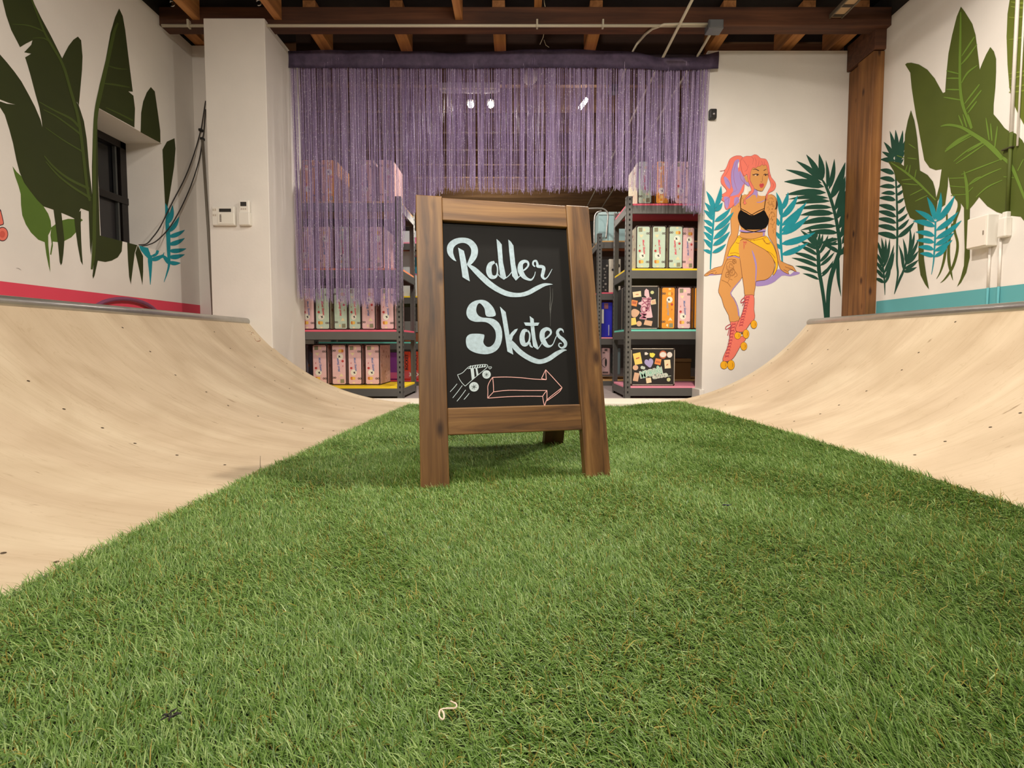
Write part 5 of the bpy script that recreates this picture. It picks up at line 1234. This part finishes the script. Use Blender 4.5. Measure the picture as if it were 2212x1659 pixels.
t = carton('skate_carton', 'off-white carton with black dots beside the slotted post on the further right rack', 'box', a2(1314), a2(1339), .896, .33, .3, 4.63, mat('carton_white', (206, 200, 184), .7))
bm = bmesh.new()
for cx, cz, r in ((a2(1333), 1.16, .02), (a2(1333), 1.0, .016), (a2(1322), 1.12, .012)):
    bm.faces.new([bm.verts.new((cx + r * math.cos(q * .7), 4.628, cz + r * math.sin(q * .7))) for q in range(9)])
fin('print', bm, STK, t)
t = carton('skate_carton', 'bright blue carton with a white tag on the further right rack', 'box', a2(1299), a2(1322), .453, .345, .3, 4.63, mat('carton_blue', (24, 24, 176), .5))
box('tag', (a2(1299), 4.626, .59), (a2(1303.5), 4.63, .73), STW, t); box('stripe', (a2(1313.5), 4.627, .47), (a2(1315.5), 4.63, .575), mat('stripe_grey', (170, 170, 196), .6), t)
bm = bmesh.new(); bm_box(bm, (a2(1304), 4.6272, .735), (a2(1313), 4.63, .79)); fin('emblem', bm, mat('emblem_rust', (140, 84, 96), .6), t)
t = carton('skate_carton', 'small pink carton with a dark handle hole on the further right rack, bottom shelf', 'box', a2(1300), a2(1318.5), .075, .27, .3, 4.63, mat('carton_pink', (196, 160, 160), .6), bev=.012)
for x, z, rx, rz_ in ((a2(1309), .20, .010, .042),):
    bm = bmesh.new(); bm.faces.new([bm.verts.new((x + rx * math.cos(q * .524), 4.6285, z + rz_ * math.sin(q * .524))) for q in range(12)]); fin('handle_hole', bm, HOLE, t)
bm = bmesh.new()
for k in range(14):
    a0 = math.pi / 2 + math.pi * k / 14; a1 = math.pi / 2 + math.pi * (k + 1) / 14
    bm.faces.new([bm.verts.new((a2(1308) + r * math.cos(a) * .8, 4.6282, .20 + r * math.sin(a))) for r, a in ((.05, a0), (.05, a1), (.045, a1), (.045, a0))])
fin('ring_print', bm, mat('print_dark', (84, 66, 66), .7), t)
for p0, p1, z0, z1 in ((1306, 1312, .315, .335), (1302, 1307, .292, .304), (1302, 1314, .092, .108)): box('print', (a2(p0), 4.6282, z0), (a2(p1), 4.6295, z1), mat('print_dark', (84, 66, 66), .7), t)
t = carton('skate_carton', 'grey blue carton seen through the open end of the right rack, low down', 'box', a2(1331), a2(1341), .075, .27, .3, 4.63, mat('carton_greyblue', (128, 150, 156), .6), bev=.01)
for k, (p0, p1, c_) in enumerate(((1366, 1384, (86, 92, 84)), (1391, 1409, (96, 104, 100)), (1410, 1428, (98, 108, 108)))):
    bm = bmesh.new(); cx = (a2(p0) + a2(p1)) / 2; r = (a2(p1) - a2(p0)) / 2
    bm_tube(bm, [(cx, 4.72, .031), (cx, 4.72, .30), (cx, 4.72, .335), (cx, 4.72, .345)], [r, r, r * .9, r * .5], 18)
    tag(fin('canister', bm, mat('can_%d' % k, c_, .4)), ('grey canister behind the case nearest the slotted post', 'grey canister, middle one peeping over the black case', 'pale grey canister, third one peeping over the black case')[k], 'canister', 'canisters behind the black case')
# left side, behind: purple and red cartons, white boxes with round stickers
t = carton('skate_carton', 'purple carton behind the slotted post of the left rack', 'box', a2(838), a2(858), .025, .275, .3, 4.63, mat('carton_purple', (126, 52, 128), .6)); box('band', (a2(838), 4.626, .04), (a2(858), 4.63, .10), mat('band_pink', (206, 92, 130), .6), t)
REDC = mat('carton_red', (216, 70, 36), .6)
for p0, p1, lab in ((873, 886, 'narrow red carton seen between the posts of the left rack'), (893, 912, 'red carton with black lettering beside the left upright of the sandwich board')):
    t = carton('skate_carton', lab, 'box', a2(p0), a2(p1), .025, .285, .3, 4.63, REDC, 'red cartons')
    box('band', (a2(p0), 4.626, .04), (a2(p1), 4.63, .115), mat('band_rose', (206, 84, 84), .6), t)
    body_ = t.children[0]
    M_ = Matrix.Translation((a2(p0) + .026, 4.628, .205)) @ Matrix.Rotation(math.pi / 2, 4, (0, -1, 0)) @ Matrix.Rotation(math.pi / 2, 4, 'X')
    text_mesh('ROCKET', .040, 'lettering', STK, body_, M_, bold=.001)
    M_ = Matrix.Translation((a2(p0) + .058, 4.6245, .078)) @ Matrix.Rotation(math.pi / 2, 4, 'X')
    text_mesh('X3' if p0 > 880 else '3', .050, 'lettering', STW, body_, M_, bold=.001)
WB = mat('carton_pale', (206, 212, 216), .6)
t = carton('skate_carton', 'pale carton with a big blue and pink round sticker, behind the left rack', 'box', a2(860), a2(925), .859, .46, .3, 4.71, WB)
for r, m, off in ((.115, mat('disc_pink', (206, 110, 150), .6), .0005), (.102, mat('disc_blue', (24, 128, 156), .6), .001)):
    bm = bmesh.new(); bm.faces.new([bm.verts.new((a2(909) + r * math.cos(q * .2618), 4.71 - off, onY(905, 570, 4.63).z + r * math.sin(q * .2618))) for q in range(24)]); fin('sticker', bm, m, t)
t = carton('skate_carton', 'pale carton with a pink rounded mark on top of the further left rack', 'box', a2(860), a2(930), 1.386, .115, .3, 4.63, WB)
bm = bmesh.new(); bm.faces.new([bm.verts.new((a2(903) + .06 * math.cos(q * .314), 4.6292, 1.39 + .05 * math.sin(q * .314))) for q in range(11)]); fin('sticker', bm, mat('disc_pink', (206, 110, 150), .6), t)
carton('skate_carton', 'grey carton under the yellow shelf of the further left rack', 'box', a2(874), a2(925), .50, .11, .3, 4.63, mat('carton_grey', (120, 118, 114), .7))
carton('skate_carton', 'rust brown carton on the teal shelf of the further left rack', 'box', a2(874), a2(925), .406, .09, .3, 4.63, mat('carton_rust', (128, 66, 34), .7))
tb = bmesh.new(); bx = a2(893); bm_tube(tb, [(bx, 4.67, .859), (bx, 4.67, .93), (bx, 4.67, .945), (bx, 4.67, .975)], [.02, .02, .008, .008], 12)
tag(fin('bottle', tb, mat('bottle_rose', (150, 110, 104), .4)), 'small dusky bottle on the yellow shelf of the further left rack', 'bottle')

# ================================================================ fixtures on walls and ceiling
kp = thing('alarm_keypad', 'white alarm keypad with a dark display on the pillar', 'alarm keypad', (-1.90, 3.03, 1.21))
q0, q1 = onY(459, 487, 3.01), onY(507, 446, 3.01)
box('case', (q0.x, 3.004, q0.z), (q1.x, 3.0305, q1.z), WHITE2, kp, .005)
sx = (q1.x - q0.x); sz = (q1.z - q0.z)
box('display', (q0.x + sx * .34, 3.0025, q0.z + sz * .70), (q0.x + sx * .86, 3.006, q0.z + sz * .87), mat('lcd', (52, 50, 48), .3), kp)
box('flap', (q0.x + sx * .27, 3.001, q0.z + sz * .06), (q0.x + sx * .97, 3.005, q0.z + sz * .64), mat('keypad_flap', (236, 232, 222), .45), kp, .002)
for k in range(5): box('button', (q0.x + sx * .37, 2.999, q0.z + sz * (.18 + .08 * k)), (q0.x + sx * .44, 3.002, q0.z + sz * (.23 + .08 * k)), mat('key_grey', (120, 112, 104), .5), kp)
for k in range(4): box('button', (q0.x + sx * (.06 + .09 * (k % 2)), 3.002, q0.z + sz * (.48 + .28 * (k // 2))), (q0.x + sx * (.12 + .09 * (k % 2)), 3.0045, q0.z + sz * (.58 + .28 * (k // 2))), mat('key_pale', (200, 190, 178), .5), kp)
rm = thing('wall_remote', 'slim white remote in its wall holder, right of the alarm keypad', 'remote control', (-1.76, 3.03, 1.2))
q0, q1 = onY(517, 487, 3.01), onY(540, 433, 3.01); sx = q1.x - q0.x; sz = q1.z - q0.z
box('holder', (q0.x, 2.998, q0.z), (q1.x, 3.0305, q0.z + sz * .52), WHITE2, rm, .006)
box('body', (q0.x + .004, 3.004, q0.z + .01), (q1.x - .004, 3.024, q1.z), mat('remote_white', (238, 234, 226), .4), rm, .005)
box('display', (q0.x + sx * .2, 3.0025, q0.z + sz * .76), (q0.x + sx * .72, 3.006, q0.z + sz * .93), mat('lcd', (52, 50, 48), .3), rm)
for k in range(3): box('button', (q0.x + sx * (.22 + .18 * k), 3.002, q0.z + sz * .62), (q0.x + sx * (.34 + .18 * k), 3.005, q0.z + sz * .68), mat('key_pale', (200, 190, 178), .5), rm)
sn = thing('wall_sensor', 'small black sensor with a round lens high on the wall beside the curtain', 'sensor', (1.40, YB, 2.0))
q = onY(1537, 250, YB)
box('case', (q.x - .025, YB - .036, q.z - .034), (q.x + .025, YB + .001, q.z + .034), BLACK, sn, .008)
bm = bmesh.new(); bm_tube(bm, [(q.x, YB - .035, q.z - .006), (q.x, YB - .041, q.z - .006)], [.013, .011], 16); fin('ring', bm, mat('sensor_ring', (60, 58, 58), .35), sn)
bm = bmesh.new(); bm_sphere(bm, (q.x, YB - .040, q.z - .006), .006); fin('lens', bm, mat('lens_pale', (190, 186, 190), .2), sn)
# corner conduit and black cables, left
tag(tube('conduit', [onY(437, 302, 3.352), onY(450, 500, 3.352), onY(461, 694, 3.352)], .0085, mat('conduit_grey', (132, 124, 112), .5, .3), None, 10), 'grey conduit running down the corner beside the white pillar', 'conduit')
CAB = mat('cable_black', (40, 34, 32), .6)
def cab(pts, lab):
    w = []
    for x, y, X in pts:
        p = onX(x, y, X); w.append(p if p.y < 3.352 else onY(x, y, 3.352))
    w = [Vector(p) for p in smooth([tuple(v) for v in w], 5, False)]
    return tag(tube('cable', w, .0034, CAB, None, 8), lab, 'cable', 'black cables into the window')
cab([(444, 218, -2.235), (436, 270, -2.262), (433, 284, -2.28), (420, 330, -2.284), (400, 383, -2.288), (372, 438, -2.288), (346, 490, -2.288), (328, 515, -2.30), (316, 527, -2.32), (300, 529, -2.36)], 'black cable swooping from the pillar to the window, the upper of two')
cab([(444, 236, -2.235), (440, 285, -2.255), (437, 302, -2.27), (430, 346, -2.284), (412, 402, -2.288), (388, 455, -2.288), (366, 492, -2.288), (340, 519, -2.30), (320, 529, -2.32), (303, 532, -2.35)], 'black cable swooping from the pillar to the window, the lower of two')
for (x, y), lab in (((433.5, 281), 'small black clip on the upper cable'), ((437, 300), 'small black clip on the lower cable')):
    p = onY(x, y, 3.355); tag(box('cable_clip', (p.x - .011, 3.343, p.z - .009), (p.x + .011, 3.3695, p.z + .009), BLACK, None, .004), lab, 'cable clip', 'cable clips')
# purple hose arching behind the left coping
hz = []
for k in range(17):
    a = math.pi * k / 16; hz.append((-2.16 + .012 * math.sin(a), 2.575 - .225 * math.cos(a), .531 + .104 * math.sin(a)))
hs = thing('hose', 'purple hose arching above the steel coping against the pink stripe', 'hose', (-2.16, 2.575, .531))
tube('outer_loop', hz, .010, mat('hose_purple', (120, 62, 96), .5), hs, 10)
tube('inner_loop', [(x - .03, 2.60 + (y - 2.575) * .93, .531 + (z - .531) * .86) for x, y, z in hz], .009, mat('hose_red', (176, 44, 62), .5), hs, 10)
# right wall: switch boxes and surface pipes
PW = mat('pipe_white', (234, 226, 216), .5)
eb = thing('junction_box', 'square white electrical box on the right wall, under the painted leaves', 'electrical box', (2.37, 2.395, .95))
p0, p1, p2 = onX(2134.5, 462, 2.345), onX(2091, 470, 2.345), onX(2134.5, 528, 2.345)
box('case', (2.345, p0.y, p2.z - .004), (2.40, p1.y, p0.z), WHITE2, eb, .004)
box('cover', (2.340, p0.y + .003, p2.z), (2.346, p1.y - .003, p0.z - .004), PW, eb, .002)
box('latch', (2.337, p0.y + .012, (p0.z + p2.z) / 2 - .022), (2.341, p0.y + .017, (p0.z + p2.z) / 2 - .002), mat('latch_grey', (140, 128, 116), .5), eb, .0008)
yb_ = onX(2166, 480, 2.37).y
sb = thing('raceway_box', 'smaller white switch box at the foot of the surface pipe, right of the square box', 'electrical box', (2.38, yb_, .95))
z0, z1 = onX(2166, 512, 2.37).z, onX(2166, 470, 2.37).z
box('case', (2.365, yb_ - .018, z0), (2.40, yb_ + .022, z1), WHITE2, sb, .006)
box('neck', (2.376, yb_ - .010, z1 - .004), (2.40, yb_ + .012, z1 + .028), WHITE2, sb, .004)
cp = thing('conduit', 'surface pipe rising from the small switch box, olive across the painted leaf', 'conduit', (2.391, yb_, z1))
zl = onX(2170, 292, 2.391).z; o = tube('pipe', [(2.391, yb_ + .001, z1 + .02), (2.391, yb_ + .001, zl)], .0075, OL2, cp, 12); o['label'] = 'olive painted stretch of the pipe'
tube('pipe', [(2.391, yb_ + .001, zl), (2.391, yb_ + .001, 2.485)], .0075, WHITE, cp, 12)
tag(tube('conduit', [(2.391, yb_ - .030, z1 + .33), (2.391, yb_ - .030, 2.485)], .004, WHITE, None, 10), 'thin white pipe beside the surface pipe, high on the right wall', 'conduit')
p = onX(2172, 322, 2.385); tag(box('pipe_strap', (2.381, p.y - .03, p.z - .004), (2.3995, p.y + .018, p.z + .004), mat('strap_dark', (64, 60, 40), .6), None, .003), 'dark strap holding the surface pipe over the painted leaf', 'pipe strap')
for x, lab, zt in ((2136, 'white pipe running down from the square electrical box into the teal stripe', p2.z + .004), (2159, 'white pipe running down from the small switch box into the teal stripe', z0 + .003)):
    y = onX(x, 570, 2.39).y
    t = thing('conduit', lab, 'conduit', (2.39, y, .45), 'white pipes below the electrical boxes')
    tube('pipe', [(2.391, y, .673), (2.391, y, zt)], .005, WHITE, t, 12); o = tube('pipe_foot', [(2.391, y, .45), (2.391, y, .673)], .005, AQUA, t, 12); o['label'] = 'teal painted foot of the pipe'
# ceiling pipes, boxes, wires
tag(tube('conduit', [(-2.27, 3.055, 2.417), (1.21, 3.055, 2.417)], .009, PALEP, None, 12), 'steel conduit along the foot of the ceiling beam', 'conduit')
tag(tube('conduit', [(1.206, 3.036, 2.414), (1.02, 3.036, 2.414), (.93, 3.04, 2.414), (.87, 3.085, 2.418), (.84, 3.14, 2.42), (.825, 3.30, 2.458), (.815, 3.42, 2.462), (.81, 3.86, 2.44)], .008, PALEP, None, 12), 'steel conduit that bends away over the curtain from the ceiling junction box', 'conduit')
tag(tube('conduit', [(1.02, 1.2, 2.395), (1.02, 7.4, 2.395)], .009, PALEP, None, 12), 'long steel conduit running over the curtain into the storeroom, left of the junction box', 'conduit')
tag(tube('conduit', [(1.255, 3.08, 2.405), (1.262, 3.3, 2.405), (1.262, 7.4, 2.42)], .009, PALEP, None, 12), 'steel conduit running back from the junction box into the storeroom', 'conduit')
jb = thing('junction_box', 'grey steel junction box under the ceiling beam above the curtain', 'junction box', (1.255, 3.05, 2.41))
box('case', (1.205, 3.015, 2.375), (1.30, 3.085, 2.432), mat('box_steel', (122, 126, 132), .45, .4), jb, .004)
box('cover', (1.212, 3.011, 2.381), (1.293, 3.0155, 2.426), mat('box_steel_cover', (140, 144, 150), .45, .4), jb, .001)
q = onZ(1325, 195, 2.42); tag(box('junction_box', (q.x - .035, q.y - .03, 2.395), (q.x + .035, q.y + .03, 2.455), mat('box_steel', (122, 126, 132), .45, .4), None, .004), 'small grey box behind the curtain at the end of the bent conduit', 'junction box')
for x in (-2.10, .46, 1.0):
    pass
for x, lab in ((-2.1, 'thin steel strap on the beam conduit near the pillar'), (.125, 'thin steel strap on the beam conduit near the middle'), (.545, 'thin steel strap on the beam conduit right of the middle')):
    tag(box('pipe_strap', (x - .006, 3.043, 2.404), (x + .006, 3.071, 2.452), PALEP, None, .002), lab, 'pipe strap', 'straps on the beam conduit')
WIRE = mat('wire_pale', (196, 186, 160), .6)
tag(tube('wire', [(.165, 3.06, 2.62), (.17, 3.045, 2.55), (.176, 3.05, 2.53)], .0025, WIRE, None, 6), 'pale wire end dropping in front of the beam', 'wire')
tag(tube('wire', [(.18, 3.17, 2.47), (.172, 3.22, 2.45), (.155, 3.30, 2.455)], .0025, WIRE, None, 6), 'pale wire hanging behind the beam above the curtain', 'wire')
tag(tube('wire', [(.18, 3.26, 2.46), (.195, 3.30, 2.45), (.22, 3.34, 2.46)], .0018, WIRE, None, 6), 'fine wire loop just above the curtain header', 'wire')
for px_, lab in (((372, 8), 'steel screw hook under the ceiling, left one'), ((559, 6), 'steel screw hook under the ceiling, nearer the pillar middle')):
    c = onZ(px_[0], px_[1], 2.50); pts = [c + Vector((.016 * math.cos(a), 0, .016 * math.sin(a))) for a in [(-2.2 + 4.9 * k / 14) for k in range(15)]]
    pts = pts + [c + Vector((-.004, 0, .06)), c + Vector((-.004, 0, .165))]
    tag(tube('ceiling_hook', pts, .0035, CHROME, None, 8), lab, 'hook', 'ceiling hooks')
st = thing('cable_tray', 'pale slotted strip under the ceiling near the right wall', 'slotted strip', (2.03, 2.7, 2.47))
c0 = onZ(1805, 40, 2.47)
box('strip', (c0.x - .034, c0.y - 1.2, 2.475), (c0.x + .034, c0.y, 2.49), mat('strip_wood', (196, 164, 128), .6), st, .002)
for k in range(12): box('rung', (c0.x - .042, c0.y - .02 - .085 * k - .012, 2.470), (c0.x + .042, c0.y - .02 - .085 * k + .008, 2.492), mat('strip_dark', (70, 60, 50), .6), st, .002)
for s in (-1, 1): box('rail', (c0.x + s * .038 - .005, c0.y - 1.2, 2.468), (c0.x + s * .038 + .005, c0.y, 2.494), mat('strip_grey', (120, 110, 96), .5, .3), st, .002)
# storeroom lamps seen through the strands
LAMP = mat('lamp_glow', (255, 246, 232), .4, emit=(255, 240, 220), estr=60)
q = onZ(1017, 229, 2.34); q2 = onZ(1060, 229, 2.34)
for c, lab in ((q, 'glowing spot lamp behind the curtain, left of a close pair'), (q2, 'glowing spot lamp behind the curtain, right of a close pair')):
    t = thing('spot_lamp', lab, 'lamp', (c.x, c.y, 2.46), 'lamps behind the curtain')
    tube('stem', [(c.x, c.y + .02, 2.50), (c.x, c.y + .01, 2.40)], .008, BLACK, t)
    bm = bmesh.new(); bm_tube(bm, [(c.x, c.y + .03, 2.40), (c.x, c.y + .02, 2.385), (c.x, c.y, 2.36)], [.02, .034, .036], 16); fin('shade', bm, BLACK, t)
    bm = bmesh.new(); bm_sphere(bm, (c.x, c.y - .012, 2.345), .026); fin('bulb', bm, LAMP, t)
q3 = onZ(1260, 225, 2.34)
t = thing('spot_lamp', 'glowing tilted tube lamp behind the curtain, right of the pair', 'lamp', (q3.x, q3.y, 2.46), 'lamps behind the curtain')
bm = bmesh.new(); bm_tube(bm, [q3 + Vector((-.03, 0, -.035)), q3 + Vector((.03, 0, .04))], [.016, .016], 12); fin('bulb', bm, LAMP, t)
tube('stem', [q3 + Vector((.028, 0, .04)), (q3.x + .03, q3.y, 2.5)], .007, BLACK, t)
q = onZ(1145, 160, 2.37)
dm = thing('ceiling_dome', 'round white perforated dome under the storeroom ceiling, seen through the strands', 'ceiling lamp', (q.x, q.y + .06, 2.46))
bm = bmesh.new(); bmesh.ops.create_uvsphere(bm, u_segments=24, v_segments=14, radius=.06, matrix=Matrix.Translation((q.x, q.y + .07, 2.395)))
for v in bm.verts: v.co.z = min(v.co.z, 2.415)
for f in bm.faces: f.smooth = True
fin('dome', bm, mat('dome_white', (226, 220, 206), .5), dm); tube('stem', [(q.x, q.y + .07, 2.41), (q.x, q.y + .07, 2.52)], .012, WHITE2, dm)
q, q2 = onZ(950, 195, 2.37), onZ(1080, 195, 2.37)
fl = thing('strip_light', 'unlit white strip light under the storeroom ceiling behind the strands', 'ceiling lamp', ((q.x + q2.x) / 2, q.y, 2.46))
box('housing', (q.x, q.y - .03, 2.37), (q2.x, q.y + .03, 2.415), WHITE2, fl, .004); tube('tube', [(q.x + .02, q.y, 2.36), (q2.x - .02, q.y, 2.36)], .013, mat('tube_white', (236, 236, 236), .3), fl)
for x in (q.x + .06, q2.x - .06): tube('hanger', [(x, q.y, 2.41), (x, q.y, 2.52)], .004, BLACK, fl)
# bent conduit loop beside the further rack
p = lambda x, y: onY(x, y, 4.45)
lp = [p(1284, 530), p(1284, 490), p(1285, 468), p(1290, 459), p(1300, 456)]
lp = [Vector(v) for v in smooth([tuple(v) for v in lp], 5, False)]
tag(tube('conduit', [Vector((1.02, 6.2, 2.38)) * 0 + v for v in lp] , .008, STEELP, None, 10), 'steel pipe bending over beside the further right rack, nearer the sandwich board', 'conduit')
lp = [p(1268, 451), p(1290, 450), p(1303, 451), p(1311, 457), p(1313.5, 465), p(1312, 485), p(1309.5, 515)]
lp = [Vector(v) for v in smooth([tuple(v) for v in lp], 5, False)]
tag(tube('conduit', lp, .008, STEELP, None, 10), 'steel pipe arching in front of the pale blue tubs', 'conduit')
# ================================================================ light
def area(name, loc, to, power, size, col=(1, .86, .70), spread=170):
    l = bpy.data.lights.new(name, 'AREA'); l.energy = power; l.shape = 'DISK'; l.size = size; l.color = col; l.spread = math.radians(spread)
    o = bpy.data.objects.new(name, l); COL.objects.link(o); o.location = loc
    o.rotation_euler = (Vector(to) - Vector(loc)).to_track_quat('-Z', 'Y').to_euler(); return o
def point(name, loc, power, r=.05, col=(1, .9, .78)):
    l = bpy.data.lights.new(name, 'POINT'); l.energy = power; l.shadow_soft_size = r; l.color = col
    o = bpy.data.objects.new(name, l); COL.objects.link(o); o.location = loc; return o
WARM = (1, .905, .785)
area('ceiling_lamp_key', (.78, 1.64, 2.42), (.72, 1.63, 0), 66, .10, WARM, 180)
area('ceiling_lamp_right', (1.80, 1.75, 2.40), (1.95, 1.9, 0), 14, .14, WARM, 170)
area('ceiling_lamp_left', (-1.15, .9, 2.42), (-1.3, 1.2, 0), 17, .25, WARM, 170)
area('ceiling_lamp_middle', (.35, .35, 2.42), (.3, 1.0, 0), 9, .3, WARM, 150)
area('ceiling_lamp_rear', (-.2, -1.2, 2.40), (0, 2.6, .3), 33, .4, WARM, 105)
area('store_lamp_pair', (-.31, 3.88, 2.31), (-.31, 3.9, 0), 26, .06, (1, .92, .82), 175)
area('store_lamp_tilted', (.54, 3.86, 2.29), (.54, 3.9, 0), 10, .06, (1, .92, .82), 175)
point('store_ceiling_fill', (-.4, 6.0, 1.9), 34, .15, (1, .90, .78))  # added fill without a fixture, brightens the storeroom ceiling boards
W = bpy.data.worlds.new('World'); SC.world = W; W.use_nodes = True
W.node_tree.nodes['Background'].inputs[0].default_value = (1, .9, .8, 1); W.node_tree.nodes['Background'].inputs[1].default_value = .05
# ================================================================ camera
cd = bpy.data.cameras.new('Camera'); cam = bpy.data.objects.new('Camera', cd); COL.objects.link(cam); SC.camera = cam
cd.sensor_width = 36; cd.lens = F / 2212 * 36; cd.clip_start = .02; cd.clip_end = 60
cam.location = (0, 0, H); cam.rotation_euler = (math.pi / 2 - PITCH, 0, 0)
cd.shift_x = -(PX - 1106) / 2212; cd.shift_y = (PY - 829.5) / 2212
vs = SC.view_settings; vs.view_transform = 'Standard'; vs.look = 'None'; vs.gamma = 1; vs.use_curve_mapping = False; vs.exposure = -0.2
SC.cycles.max_bounces = 8; SC.cycles.diffuse_bounces = 4; SC.cycles.use_denoising = True
